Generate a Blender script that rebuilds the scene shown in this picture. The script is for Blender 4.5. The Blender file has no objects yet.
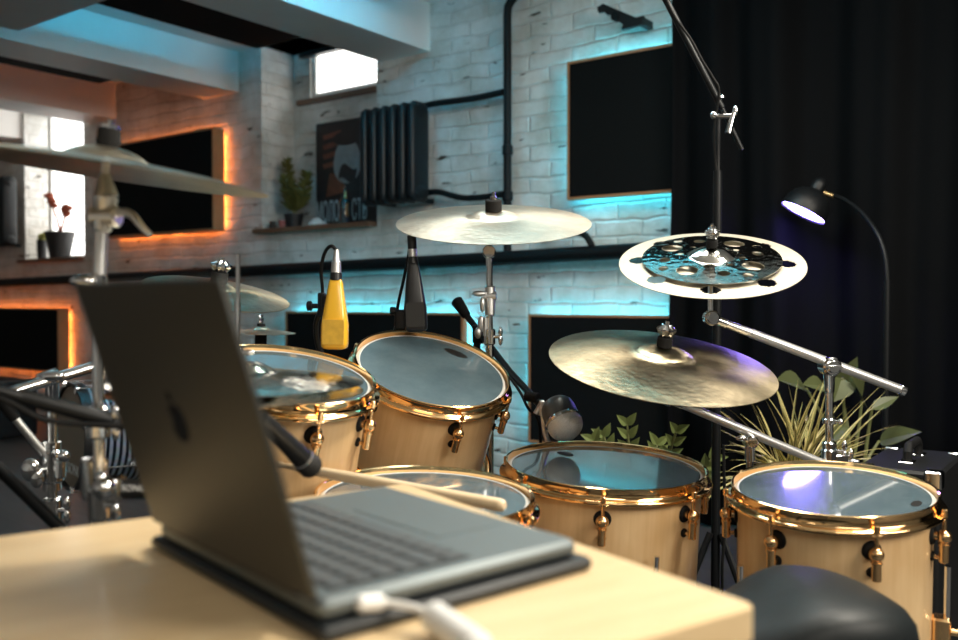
import bpy, math, random
from mathutils import Vector, Matrix, Quaternion
random.seed(7)
V = Vector
PI = math.pi
C = bpy.context.scene.collection
FPX = 900.0
CAM = V((0, 0, .95))
PITCH = math.atan(20 / FPX)
FWD = V((0, math.cos(PITCH), -math.sin(PITCH)))
UPV = V((0, math.sin(PITCH), math.cos(PITCH)))

def P(px, py, d):
    """point seen at a photo position, d metres deep along the view axis"""
    return CAM + d * (FWD + (px - 479) / FPX * V((1, 0, 0)) + (320 - py) / FPX * UPV)

def on_plane(px, py, z):
    r = FWD + (px - 479) / FPX * V((1, 0, 0)) + (320 - py) / FPX * UPV
    return CAM + r * ((z - CAM.z) / r.z)

# ---------------------------------------------------------------- room frame
D = 3.8
TH = math.radians(-36.5)
RX = V((math.cos(TH), math.sin(TH), 0))      # along the back wall, to the right
RY = V((-math.sin(TH), math.cos(TH), 0))     # into the back wall
RO = RY * D
ROOM = Matrix.Translation(RO) @ Matrix.Rotation(TH, 4, 'Z')

def wl(px, py, t=0.0):
    """(s, z) on the plane parallel to the back wall, t metres behind it (negative = in the room)"""
    r = FWD + (px - 479) / FPX * V((1, 0, 0)) + (320 - py) / FPX * UPV
    p = CAM + r * ((D + t) / r.dot(RY))
    return (p - RO).dot(RX), p.z

def R(s, t, z):
    return RO + RX * s + RY * t + V((0, 0, z))

# ---------------------------------------------------------------- materials
def newmat(name):
    m = bpy.data.materials.new(name); m.use_nodes = True
    nt = m.node_tree
    b = nt.nodes['Principled BSDF']
    return m, nt, b

def setin(b, **k):
    for n, v in k.items():
        n = n.replace('_', ' ')
        if n in b.inputs:
            b.inputs[n].default_value = v

def N(nt, t, **k):
    n = nt.nodes.new(t)
    for a, v in k.items():
        if a.startswith('i_'):
            n.inputs[a[2:].replace('_', ' ')].default_value = v
        else:
            setattr(n, a, v)
    return n

def simple(name, col, rough=.5, metal=0.0, spec=.5, coat=0.0, noise=0.0, nscale=30.0, bump=0.0, aniso=0.0, sheen=0.0):
    m, nt, b = newmat(name)
    setin(b, Base_Color=(*col, 1), Roughness=rough, Metallic=metal, Specular_IOR_Level=spec, Coat_Weight=coat, Sheen_Weight=sheen)
    if noise or bump:
        tc = N(nt, 'ShaderNodeTexCoord')
        nz = N(nt, 'ShaderNodeTexNoise', i_Scale=nscale, i_Detail=5.0, i_Roughness=.6)
        nt.links.new(tc.outputs['Object'], nz.inputs['Vector'])
        if noise:
            mx = N(nt, 'ShaderNodeMix', data_type='RGBA')
            mx.inputs['A'].default_value = (*[c * (1 - noise) for c in col], 1)
            mx.inputs['B'].default_value = (*[min(1, c * (1 + noise)) for c in col], 1)
            nt.links.new(nz.outputs['Fac'], mx.inputs['Factor'])
            nt.links.new(mx.outputs['Result'], b.inputs['Base Color'])
        if bump:
            bp = N(nt, 'ShaderNodeBump', i_Strength=.5, i_Distance=bump)
            nt.links.new(nz.outputs['Fac'], bp.inputs['Height'])
            nt.links.new(bp.outputs['Normal'], b.inputs['Normal'])
    return m

def emit(name, col, strength, base=(.8, .8, .8)):
    m, nt, b = newmat(name)
    setin(b, Base_Color=(*base, 1), Emission_Color=(*col, 1), Emission_Strength=strength, Roughness=.4)
    return m

def brick_mat():
    m, nt, b = newmat('white_painted_brick')
    L = nt.links.new
    tc = N(nt, 'ShaderNodeTexCoord')
    sp = N(nt, 'ShaderNodeSeparateXYZ'); L(tc.outputs['Object'], sp.inputs[0])
    ad = N(nt, 'ShaderNodeMath', operation='ADD'); L(sp.outputs['X'], ad.inputs[0]); L(sp.outputs['Y'], ad.inputs[1])
    cb = N(nt, 'ShaderNodeCombineXYZ'); L(ad.outputs[0], cb.inputs['X']); L(sp.outputs['Z'], cb.inputs['Y'])
    nw = N(nt, 'ShaderNodeTexNoise', i_Scale=5.0, i_Detail=3.0); L(tc.outputs['Object'], nw.inputs['Vector'])
    sub = N(nt, 'ShaderNodeVectorMath', operation='SUBTRACT'); L(nw.outputs['Color'], sub.inputs[0]); sub.inputs[1].default_value = (.5, .5, .5)
    sc = N(nt, 'ShaderNodeVectorMath', operation='SCALE'); L(sub.outputs[0], sc.inputs[0]); sc.inputs['Scale'].default_value = .05
    av = N(nt, 'ShaderNodeVectorMath', operation='ADD'); L(cb.outputs[0], av.inputs[0]); L(sc.outputs[0], av.inputs[1])
    br = N(nt, 'ShaderNodeTexBrick', i_Scale=1.0, i_Mortar_Size=.010, i_Mortar_Smooth=1.0, i_Brick_Width=.25, i_Row_Height=.078, i_Bias=0.0)
    L(av.outputs[0], br.inputs['Vector'])
    br.inputs['Color1'].default_value = (.72, .72, .70, 1); br.inputs['Color2'].default_value = (.66, .665, .65, 1); br.inputs['Mortar'].default_value = (.66, .66, .64, 1)
    n2 = N(nt, 'ShaderNodeTexNoise', i_Scale=3.0, i_Detail=8.0, i_Roughness=.65); L(tc.outputs['Object'], n2.inputs['Vector'])
    rp = N(nt, 'ShaderNodeValToRGB'); L(n2.outputs['Fac'], rp.inputs[0])
    rp.color_ramp.elements[0].position = .36; rp.color_ramp.elements[0].color = (.66, .63, .58, 1)
    rp.color_ramp.elements[1].position = .6; rp.color_ramp.elements[1].color = (1, 1, 1, 1)
    mu = N(nt, 'ShaderNodeMix', data_type='RGBA', blend_type='MULTIPLY'); mu.inputs['Factor'].default_value = 1
    L(br.outputs['Color'], mu.inputs['A']); L(rp.outputs['Color'], mu.inputs['B'])
    # chipped dark pits
    mp = N(nt, 'ShaderNodeMapping'); mp.inputs['Scale'].default_value = (4, 4, 13); L(tc.outputs['Object'], mp.inputs[0])
    n3 = N(nt, 'ShaderNodeTexNoise', i_Scale=1.6, i_Detail=3.0, i_Roughness=.55); L(mp.outputs[0], n3.inputs['Vector'])
    r3 = N(nt, 'ShaderNodeValToRGB'); L(n3.outputs['Fac'], r3.inputs[0])
    r3.color_ramp.elements[0].position = .66; r3.color_ramp.elements[0].color = (0, 0, 0, 1)
    r3.color_ramp.elements[1].position = .70; r3.color_ramp.elements[1].color = (1, 1, 1, 1)
    m3 = N(nt, 'ShaderNodeMix', data_type='RGBA'); L(r3.outputs['Color'], m3.inputs['Factor']); L(mu.outputs['Result'], m3.inputs['A'])
    m3.inputs['B'].default_value = (.09, .075, .06, 1)
    L(m3.outputs['Result'], b.inputs['Base Color'])
    n4 = N(nt, 'ShaderNodeTexNoise', i_Scale=11.0, i_Detail=7.0); L(tc.outputs['Object'], n4.inputs['Vector'])
    h1 = N(nt, 'ShaderNodeMath', operation='MULTIPLY_ADD'); L(br.outputs['Fac'], h1.inputs[0]); h1.inputs[1].default_value = -.42; L(n4.outputs['Fac'], h1.inputs[2])
    h2 = N(nt, 'ShaderNodeMath', operation='MULTIPLY_ADD'); L(r3.outputs['Color'], h2.inputs[0]); h2.inputs[1].default_value = -1.0; L(h1.outputs[0], h2.inputs[2])
    bp = N(nt, 'ShaderNodeBump', i_Strength=1.0, i_Distance=.013); L(h2.outputs[0], bp.inputs['Height']); L(bp.outputs[0], b.inputs['Normal'])
    setin(b, Roughness=.6, Specular_IOR_Level=.35)
    return m

def wood_mat(name, c1, c2, axis='Z', scale=6.0, stretch=14.0, rough=.35, coat=.3, fig=.5):
    m, nt, b = newmat(name)
    L = nt.links.new
    tc = N(nt, 'ShaderNodeTexCoord'); mp = N(nt, 'ShaderNodeMapping')
    s = [stretch, stretch, stretch]; s['XYZ'.index(axis)] = 1.0
    mp.inputs['Scale'].default_value = s
    L(tc.outputs['Object'], mp.inputs[0])
    n1 = N(nt, 'ShaderNodeTexNoise', i_Scale=scale, i_Detail=7.0, i_Roughness=.6, i_Distortion=.3); L(mp.outputs[0], n1.inputs['Vector'])
    n2 = N(nt, 'ShaderNodeTexNoise', i_Scale=7.0, i_Detail=3.0); L(tc.outputs['Object'], n2.inputs['Vector'])
    md = N(nt, 'ShaderNodeMix', data_type='FLOAT'); md.inputs['Factor'].default_value = fig
    L(n1.outputs['Fac'], md.inputs['A']); L(n2.outputs['Fac'], md.inputs['B'])
    rp = N(nt, 'ShaderNodeValToRGB'); L(md.outputs['Result'], rp.inputs[0])
    rp.color_ramp.elements[0].position = .33; rp.color_ramp.elements[0].color = (*c1, 1)
    rp.color_ramp.elements[1].position = .68; rp.color_ramp.elements[1].color = (*c2, 1)
    L(rp.outputs[0], b.inputs['Base Color'])
    setin(b, Roughness=rough, Coat_Weight=coat, Coat_Roughness=.12)
    return m

def cymbal_mat(name, col, rough=.3, aniso=.75, dark=.55, hammer=.0022, nsc=9.0):
    m, nt, b = newmat(name)
    L = nt.links.new
    tc = N(nt, 'ShaderNodeTexCoord')
    n1 = N(nt, 'ShaderNodeTexNoise', i_Scale=nsc, i_Detail=7.0, i_Roughness=.65); L(tc.outputs['Object'], n1.inputs['Vector'])
    rp = N(nt, 'ShaderNodeValToRGB'); L(n1.outputs['Fac'], rp.inputs[0])
    rp.color_ramp.elements[0].position = .32; rp.color_ramp.elements[0].color = (*[c * dark for c in col], 1)
    rp.color_ramp.elements[1].position = .66; rp.color_ramp.elements[1].color = (*col, 1)
    L(rp.outputs[0], b.inputs['Base Color'])
    sp = N(nt, 'ShaderNodeSeparateXYZ'); L(tc.outputs['Object'], sp.inputs[0])
    cb = N(nt, 'ShaderNodeCombineXYZ'); L(sp.outputs['X'], cb.inputs['X']); L(sp.outputs['Y'], cb.inputs['Y'])
    ln = N(nt, 'ShaderNodeVectorMath', operation='LENGTH'); L(cb.outputs[0], ln.inputs[0])
    cw = N(nt, 'ShaderNodeCombineXYZ'); L(ln.outputs['Value'], cw.inputs['X'])
    gr = N(nt, 'ShaderNodeTexNoise', i_Scale=420.0, i_Detail=2.0); L(cw.outputs[0], gr.inputs['Vector'])
    vo = N(nt, 'ShaderNodeTexVoronoi', i_Scale=75.0, feature='SMOOTH_F1'); L(tc.outputs['Object'], vo.inputs['Vector'])
    h = N(nt, 'ShaderNodeMath', operation='MULTIPLY_ADD'); L(gr.outputs['Fac'], h.inputs[0]); h.inputs[1].default_value = .22; L(vo.outputs['Distance'], h.inputs[2])
    bp = N(nt, 'ShaderNodeBump', i_Strength=.45, i_Distance=hammer); L(h.outputs[0], bp.inputs['Height']); L(bp.outputs[0], b.inputs['Normal'])
    tg = N(nt, 'ShaderNodeTangent', direction_type='RADIAL', axis='Z'); L(tg.outputs[0], b.inputs['Tangent'])
    setin(b, Metallic=1.0, Roughness=rough, Anisotropic=aniso)
    return m

M = {}
M['brick'] = brick_mat()
M['plaster'] = simple('white_plaster', (.76, .75, .73), .6, noise=.08, nscale=4, bump=.004)
M['sill'] = simple('brown_sill_board', (.16, .075, .04), .5, noise=.3, nscale=8)
M['blackfab'] = simple('black_panel_fabric', (.0055, .0065, .0068), .9, spec=.1, noise=.3, nscale=260, bump=.0008)
M['panelwood'] = simple('brown_frame_wood', (.36, .18, .08), .5, noise=.2, nscale=12)
M['curtain'] = simple('black_curtain_cloth', (.0030, .0034, .0040), .85, spec=.08, noise=.25, nscale=200)
M['blackmetal'] = simple('black_enamel', (.006, .007, .008), .42, spec=.3)
M['pipe'] = simple('black_painted_pipe', (.004, .006, .007), .55, spec=.2)
M['rad'] = simple('black_cast_iron', (.006, .009, .011), .4, spec=.3)
M['rubber'] = simple('black_rubber', (.007, .007, .007), .7, spec=.2)
M['chrome'] = simple('chrome', (.78, .79, .8), .1, 1.0)
M['satin'] = simple('satin_steel', (.80, .80, .79), .38, 1.0)
M['gold'] = simple('gold_plating', (.95, .62, .31), .24, 1.0)
M['hoopgold'] = simple('gold_hoop_plating', (.95, .62, .30), .09, 1.0)
M['maple'] = wood_mat('figured_maple', (.64, .40, .18), (.83, .59, .32), 'Z', 5.0, 16.0, .3, .5, .6)
M['mapleA'] = M['maple']
M['table'] = wood_mat('pale_table_wood', (.68, .48, .25), (.80, .61, .36), 'X', 5.0, 10.0, .38, .15, .3)
M['tableedge'] = wood_mat('table_edge_wood', (.55, .36, .18), (.68, .48, .26), 'X', 7.0, 12.0, .5, .0, .3)
M['stick'] = wood_mat('hickory', (.75, .56, .34), (.86, .69, .46), 'X', 8.0, 10.0, .4, .2, .3)
M['alu'] = simple('space_grey_aluminium', (.07, .072, .068), .45, .75)
M['deck'] = simple('dark_aluminium_deck', (.17, .195, .20), .5, .7)
M['logo'] = simple('polished_dark_logo', (.01, .01, .012), .15, .4)
M['key'] = simple('black_keycaps', (.075, .083, .088), .5)
M['well'] = simple('black_keyboard_well', (.008, .009, .01), .5)
M['screen'] = simple('dark_screen_glass', (.006, .006, .007), .08)
M['caseblack'] = simple('matte_black_case', (.008, .011, .013), .45)
M['white'] = simple('white_plastic', (.8, .8, .78), .4)
M['leather'] = simple('black_throne_leather', (.007, .010, .011), .5, spec=.35, noise=.2, nscale=120, bump=.0006)
M['yellow'] = simple('glossy_yellow_paint', (.80, .44, .03), .22, coat=.5)
M['yellowgrille'] = simple('yellow_grille', (.62, .36, .035), .5, noise=.35, nscale=60)
M['micblack'] = simple('black_mic_body', (.008, .009, .010), .36)
M['micgrille'] = simple('dark_mic_grille', (.018, .018, .017), .6, noise=.3, nscale=400)
M['micgrey'] = simple('dark_grey_mic_body', (.10, .105, .105), .35, .3)
M['badge'] = simple('black_badge', (.012, .012, .012), .4)
M['letter'] = simple('white_lettering', (.75, .75, .72), .5)
M['posterbg'] = simple('dark_poster_print', (.028, .016, .014), .5, noise=.6, nscale=7)
M['posterred'] = simple('rust_poster_print', (.20, .06, .03), .5, noise=.5, nscale=20)
M['posterface'] = simple('grey_poster_print', (.30, .26, .25), .5, noise=.5, nscale=14)
M['posterlet'] = simple('chalk_grey_print', (.6, .62, .62), .6)
M['frameblack'] = simple('black_frame', (.012, .012, .012), .4)
M['glassdark'] = simple('dark_green_bottle', (.02, .035, .035), .08, coat=.6)
M['goldglint_joint'] = simple('gold_glint_and_joint', (.85, .62, .3), .25, .9)  # golden reflection on the bottle as colour; also the lamp joint's finish
M['paper'] = simple('white_crumpled_paper', (.6, .62, .62), .7)
M['redpot'] = simple('dull_red_cup', (.3, .09, .08), .5)
M['terra'] = simple('dark_pot', (.014, .014, .015), .55)
M['planter'] = simple('grey_planter', (.09, .1, .1), .6)
M['leafdark'] = simple('dark_green_leaf', (.06, .10, .035), .4, noise=.3, nscale=25)
M['leafzz'] = simple('glossy_green_leaf', (.13, .16, .05), .3, noise=.25, nscale=20)
M['leafphilo'] = simple('olive_leaf', (.085, .10, .04), .38, noise=.3, nscale=14)
M['leafgreen'] = simple('spider_leaf_green', (.10, .12, .03), .45)
M['leafcream'] = simple('spider_leaf_cream', (.52, .42, .16), .45)
M['pine'] = simple('olive_conifer', (.13, .13, .03), .6, noise=.4, nscale=30)
M['stem'] = simple('green_stem', (.16, .17, .06), .5)
M['petal'] = simple('dried_red_petal', (.35, .08, .04), .5)
M['yelfruit'] = simple('yellow_green_bulb', (.45, .45, .12), .5)
M['floor'] = wood_mat('grey_board_floor', (.032, .031, .03), (.058, .056, .053), 'X', 3.0, 8.0, .5, .05, .3)
M['rug'] = simple('dark_grey_rug', (.06, .065, .07), .95, spec=.1, noise=.4, nscale=90)
M['ceilpanel'] = simple('black_ceiling_baffle', (.008, .008, .009), .9, spec=.1)
M['greypanel'] = simple('grey_ceiling_board', (.5, .48, .46), .7, noise=.06, nscale=5)
M['kickhead'] = simple('dull_brown_drumhead', (.28, .21, .145), .38, noise=.12, nscale=10)
M['ampcloth'] = simple('black_amp_grille', (.012, .012, .012), .85, noise=.3, nscale=150)
M['tolex'] = simple('black_tolex', (.006, .0065, .007), .55, spec=.3, bump=.0006, nscale=250)
M['felt'] = simple('dark_felt', (.02, .02, .02), .95, spec=.1)
M['cym'] = cymbal_mat('raw_bronze_cymbal', (.60, .50, .33), .31, .8, .5, .0014, 14.0)
M['cympale'] = cymbal_mat('pale_bronze_cymbal', (.74, .64, .52), .42, .5, .66)
M['cymwhite'] = cymbal_mat('satin_pale_cymbal', (.50, .455, .37), .6, .2, .93, .0008)
M['cymbrill'] = cymbal_mat('brilliant_steel_cymbal', (.72, .71, .66), .10, .1, .6, .0022, 22.0)
M['cymdark'] = cymbal_mat('aged_bronze_cymbal', (.60, .53, .40), .34, .6, .7)
M['cyan_led'] = emit('cyan_led', (.07, .72, .95), 48)
M['orange_dim'] = emit('dim_orange_led', (1.0, .26, .08), 9)
M['cyan_dim'] = emit('added_cyan_glow', (.05, .60, .80), 24)
M['cyan_ceiling'] = emit('cyan_ceiling_led', (.03, .62, 1.0), 80)
M['orange_led'] = emit('orange_led', (1.0, .22, .035), 42)
M['daylight'] = emit('daylit_pane', (1.0, .98, .93), 3.1)
M['lampglow'] = emit('violet_white_bulb_glow', (.27, .19, 1.0), 46)

def head_mat():
    m, nt, b = newmat('hazy_clear_drumhead'); L = nt.links.new
    tc = N(nt, 'ShaderNodeTexCoord')
    n = N(nt, 'ShaderNodeTexNoise', i_Scale=9.0, i_Detail=6.0, i_Roughness=.65); L(tc.outputs['Object'], n.inputs['Vector'])
    rp = N(nt, 'ShaderNodeValToRGB'); L(n.outputs['Fac'], rp.inputs[0])
    rp.color_ramp.elements[0].position = .3; rp.color_ramp.elements[0].color = (.062, .098, .118, 1)
    rp.color_ramp.elements[1].position = .72; rp.color_ramp.elements[1].color = (.105, .15, .172, 1)
    L(rp.outputs[0], b.inputs['Base Color'])
    rr = N(nt, 'ShaderNodeMapRange'); rr.inputs['To Min'].default_value = .16; rr.inputs['To Max'].default_value = .3
    L(n.outputs['Fac'], rr.inputs['Value']); L(rr.outputs[0], b.inputs['Roughness'])
    setin(b, Specular_IOR_Level=.35, Coat_Weight=.9, Coat_Roughness=.05)
    return m
M['head'] = head_mat()
M['collar'] = simple('white_head_collar', (.6, .6, .57), .4)

def pearl_mat():
    m, nt, b = newmat('blue_grey_striped_pearl'); L = nt.links.new
    tc = N(nt, 'ShaderNodeTexCoord')
    wv = N(nt, 'ShaderNodeTexWave', wave_type='BANDS', bands_direction='Z', i_Scale=14.0, i_Distortion=.2)
    L(tc.outputs['Object'], wv.inputs['Vector'])
    n = N(nt, 'ShaderNodeTexNoise', i_Scale=60.0, i_Detail=4.0); L(tc.outputs['Object'], n.inputs['Vector'])
    rp = N(nt, 'ShaderNodeValToRGB'); L(wv.outputs['Fac'], rp.inputs[0])
    rp.color_ramp.elements[0].position = .42; rp.color_ramp.elements[0].color = (.012, .018, .03, 1)
    rp.color_ramp.elements[1].position = .6; rp.color_ramp.elements[1].color = (.33, .42, .52, 1)
    mx = N(nt, 'ShaderNodeMix', data_type='RGBA', blend_type='MULTIPLY'); mx.inputs['Factor'].default_value = .7
    L(rp.outputs[0], mx.inputs['A']); L(n.outputs['Color'], mx.inputs['B'])
    L(mx.outputs['Result'], b.inputs['Base Color']); setin(b, Roughness=.22, Coat_Weight=.6)
    return m
M['pearl'] = pearl_mat()

def mesh_mat():
    m, nt, b = newmat('silver_wire_mesh'); L = nt.links.new
    tc = N(nt, 'ShaderNodeTexCoord')
    vo = N(nt, 'ShaderNodeTexVoronoi', i_Scale=800.0); L(tc.outputs['Object'], vo.inputs['Vector'])
    rp = N(nt, 'ShaderNodeValToRGB'); L(vo.outputs['Distance'], rp.inputs[0])
    rp.color_ramp.elements[0].position = .25; rp.color_ramp.elements[0].color = (.35, .355, .36, 1)
    rp.color_ramp.elements[1].position = .55; rp.color_ramp.elements[1].color = (.9, .91, .91, 1)
    L(rp.outputs[0], b.inputs['Base Color']); setin(b, Metallic=.35, Roughness=.45)
    return m
M['wiremesh'] = mesh_mat()

# ---------------------------------------------------------------- mesh builder
def frame(p, z, xhint=V((0, -1, 0))):
    """matrix at p whose Z axis is z and whose X axis leans to xhint"""
    z = z.normalized()
    x = xhint - z * xhint.dot(z)
    if x.length < 1e-5:
        x = V((1, 0, 0)) - z * z.x
    x.normalize(); y = z.cross(x)
    m = Matrix((x, y, z)).transposed().to_4x4(); m.translation = p
    return m

class MB:
    def __init__(s, T=None):
        s.v = []; s.f = []; s.m = []; s.T = T or Matrix.Identity(4)
    def add(s, vs, fs, mi=0, T=None):
        o = len(s.v); X = s.T @ T if T is not None else s.T
        s.v += [X @ V(p) for p in vs]
        s.f += [[i + o for i in f] for f in fs]; s.m += [mi] * len(fs)
        return s
    def box(s, c, d, T=None, mi=0, bev=0.0):
        x, y, z = [a / 2 for a in d]; cx, cy, cz = c
        if bev <= 0:
            vs = [(cx + i * x, cy + j * y, cz + k * z) for i in (-1, 1) for j in (-1, 1) for k in (-1, 1)]
            return s.add(vs, [(0, 1, 3, 2), (4, 6, 7, 5), (0, 4, 5, 1), (2, 3, 7, 6), (0, 2, 6, 4), (1, 5, 7, 3)], mi, T)
        b = min(bev, x, y, z) * .999
        # rounded in plan, chamfered top and bottom
        def ring(ins, zz):
            pts = []
            r = b
            for (sx, sy, a0) in ((1, 1, 0), (-1, 1, 90), (-1, -1, 180), (1, -1, 270)):
                for q in range(4):
                    a = math.radians(a0 + q * 30)
                    pts.append((cx + sx * (x - r) + (r - ins) * math.cos(a), cy + sy * (y - r) + (r - ins) * math.sin(a), zz))
            return pts
        return s.loft([ring(b * .6, cz - z), ring(0, cz - z + b * .6), ring(0, cz + z - b * .6), ring(b * .6, cz + z)], T, mi)
    def loft(s, rings, T=None, mi=0, caps=True, closed=True):
        n = len(rings[0]); vs = [p for r in rings for p in r]; fs = []
        for k in range(len(rings) - 1):
            for i in range(n if closed else n - 1):
                j = (i + 1) % n
                fs.append((k * n + i, k * n + j, (k + 1) * n + j, (k + 1) * n + i))
        if caps and closed:
            fs.append(tuple(range(n - 1, -1, -1))); fs.append(tuple(range((len(rings) - 1) * n, len(rings) * n)))
        return s.add(vs, fs, mi, T)
    def lathe(s, prof, T=None, n=48, mi=0, closed=False):
        """prof: list of (r, z) bottom-outside order; revolve about Z"""
        vs = []; fs = []; idx = []
        for (r, z) in prof:
            if r < 1e-6:
                idx.append([len(vs)] * n); vs.append((0, 0, z))
            else:
                idx.append(list(range(len(vs), len(vs) + n)))
                vs += [(r * math.cos(2 * PI * i / n), r * math.sin(2 * PI * i / n), z) for i in range(n)]
        pairs = list(zip(idx[:-1], idx[1:]))
        if closed: pairs.append((idx[-1], idx[0]))
        for a, b in pairs:
            for i in range(n):
                j = (i + 1) % n
                q = [a[i], a[j], b[j], b[i]]
                u = []
                for k in q:
                    if k not in u: u.append(k)
                if len(u) > 2: fs.append(tuple(u))
        return s.add(vs, fs, mi, T)
    def cyl(s, p0, p1, r0, r1=None, n=16, mi=0, bev=0.0):
        p0, p1 = V(p0), V(p1); r1 = r0 if r1 is None else r1
        h = (p1 - p0).length
        T = frame(p0, p1 - p0, V((.3, -.9, .2)))
        if bev: pr = [(0, 0), (max(r0 - bev, 1e-4), 0), (r0, bev), (r1, h - bev), (max(r1 - bev, 1e-4), h), (0, h)]
        else: pr = [(0, 0), (r0, 0), (r1, h), (0, h)]
        return s.lathe(pr, T, n, mi)
    def tube(s, pts, r, n=10, mi=0, smooth=0):
        pts = [V(p) for p in pts]
        if smooth:
            out = []
            ext = [pts[0] * 2 - pts[1]] + pts + [pts[-1] * 2 - pts[-2]]
            for k in range(1, len(ext) - 2):
                a, b, c, d = ext[k - 1:k + 3]
                for q in range(smooth):
                    t = q / smooth
                    out.append(.5 * ((2 * b) + (c - a) * t + (2 * a - 5 * b + 4 * c - d) * t * t + (3 * b - a - 3 * c + d) * t ** 3))
            out.append(pts[-1]); pts = out
        rs = r if isinstance(r, (list, tuple)) else [r] * len(pts)
        if len(rs) != len(pts):
            rs = [rs[0] + (rs[-1] - rs[0]) * i / (len(pts) - 1) for i in range(len(pts))]
        rings = []; up = None
        for i, p in enumerate(pts):
            t = (pts[min(i + 1, len(pts) - 1)] - pts[max(i - 1, 0)]).normalized()
            if up is None:
                up = t.orthogonal().normalized()
            else:
                up = (up - t * up.dot(t)).normalized()
            w = t.cross(up)
            rings.append([p + rs[i] * (math.cos(2 * PI * k / n) * up + math.sin(2 * PI * k / n) * w) for k in range(n)])
        return s.loft(rings, None, mi)
    def ball(s, c, r, n=16, mi=0, sq=(1, 1, 1)):
        pr = [(r * math.sin(PI * k / 10), -r * math.cos(PI * k / 10)) for k in range(11)]
        pr[0] = (0, -r); pr[-1] = (0, r)
        return s.lathe(pr, Matrix.Translation(V(c)) @ Matrix.Diagonal((*sq, 1)), n, mi)
    def prism(s, poly, z0, z1, T=None, mi=0):
        n = len(poly)
        vs = [(x, y, z0) for x, y in poly] + [(x, y, z1) for x, y in poly]
        fs = [tuple(range(n - 1, -1, -1)), tuple(range(n, 2 * n))] + [(i, (i + 1) % n, n + (i + 1) % n, n + i) for i in range(n)]
        return s.add(vs, fs, mi, T)

def wmat(o):
    m = Matrix.Identity(4)
    while o is not None:
        m = o.matrix_basis @ m; o = o.parent
    return m

def obj(name, mb, mats, parent=None, angle=35, flat=False, label=None, T=None):
    """link a builder as ONE mesh object. T: local frame the mesh is expressed in (for top-level or child objects)"""
    me = bpy.data.meshes.new(name)
    pm = wmat(parent)
    if T is None:
        T = pm if parent is not None else Matrix.Identity(4)
    inv = T.inverted()
    me.from_pydata([inv @ p for p in mb.v], [], mb.f)
    if not isinstance(mats, (list, tuple)): mats = [mats]
    for m in mats: me.materials.append(M[m] if isinstance(m, str) else m)
    me.polygons.foreach_set('material_index', mb.m)
    import bmesh
    bm = bmesh.new(); bm.from_mesh(me); bmesh.ops.recalc_face_normals(bm, faces=bm.faces); bm.to_mesh(me); bm.free()
    if not flat:
        me.polygons.foreach_set('use_smooth', [True] * len(me.polygons))
        me.set_sharp_from_angle(angle=math.radians(angle))
    me.update()
    o = bpy.data.objects.new(name, me); C.objects.link(o)
    if parent is not None:
        o.parent = parent
        o.matrix_basis = pm.inverted() @ T
    else:
        o.matrix_basis = T
    if label: o['label'] = label
    return o

def tag(o, label, cat, group=None):
    o['label'] = label; o['category'] = cat
    if group: o['group'] = group
    return o

def thing(name, label, cat, loc, group=None):
    o = bpy.data.objects.new(name, None); C.objects.link(o); o.location = loc
    o.empty_display_size = .05
    return tag(o, label, cat, group)

def struct(name, mb, mats, T=None, parent=None, **k):
    o = obj(name, mb, mats, parent, T=T, **k)
    if parent is None: o['kind'] = 'structure'
    return o

def text_mb(body, size, T, depth=.0008, shear=0.0, space=1.0, mi=0, mb=None):
    cu = bpy.data.curves.new('lettering', 'FONT'); cu.body = body; cu.size = size; cu.extrude = depth
    cu.align_x = 'CENTER'; cu.align_y = 'CENTER'; cu.shear = shear; cu.space_character = space
    o = bpy.data.objects.new('lettering', cu); C.objects.link(o)
    dg = bpy.context.evaluated_depsgraph_get(); dg.update()
    me = bpy.data.meshes.new_from_object(o.evaluated_get(dg))
    mb = mb or MB()
    mb.add([v.co.copy() for v in me.vertices], [tuple(p.vertices) for p in me.polygons], mi, T)
    bpy.data.objects.remove(o); bpy.data.curves.remove(cu); bpy.data.meshes.remove(me)
    return mb

# ---------------------------------------------------------------- setting
ZC = 2.56            # ceiling
ZB = 2.30            # underside of the beams
S0, S1 = -9.6, 4.2
def room_box(mb, s0, s1, t0, t1, z0, z1, mi=0):
    mb.box(((s0 + s1) / 2, (t0 + t1) / 2, (z0 + z1) / 2), (s1 - s0, t1 - t0, z1 - z0), None, mi)
    return mb

T0 = -7.0
struct('floor', room_box(MB(ROOM), S0, S1, T0, .7, -.1, 0), 'floor', ROOM)
struct('ceiling', room_box(MB(ROOM), S0, S1, T0, .7, ZC, ZC + .1), 'plaster', ROOM)
struct('wall_left', room_box(MB(ROOM), S0 - .15, S0, T0, .7, 0, ZC), 'plaster', ROOM)
struct('wall_right', room_box(MB(ROOM), S1, S1 + .15, T0, .7, 0, ZC), 'plaster', ROOM)
struct('wall_front', room_box(MB(ROOM), S0, S1, T0 - .15, T0, 0, ZC), 'plaster', ROOM)

# back wall with a shelf niche and a window recess
ND, WD = .27, .2
n_s0 = wl(262, 200)[0]; n_s1 = wl(377, 200)[0]; n_z0 = wl(310, 231)[1]
w_s0 = wl(25, 200)[0]; w_s1 = wl(84, 200)[0]; w_z0 = wl(55, 258)[1]; w_z1 = 2.558
holes = [(n_s0, n_s1, n_z0, ZC, ND), (w_s0, w_s1, w_z0, w_z1, WD)]
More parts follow.
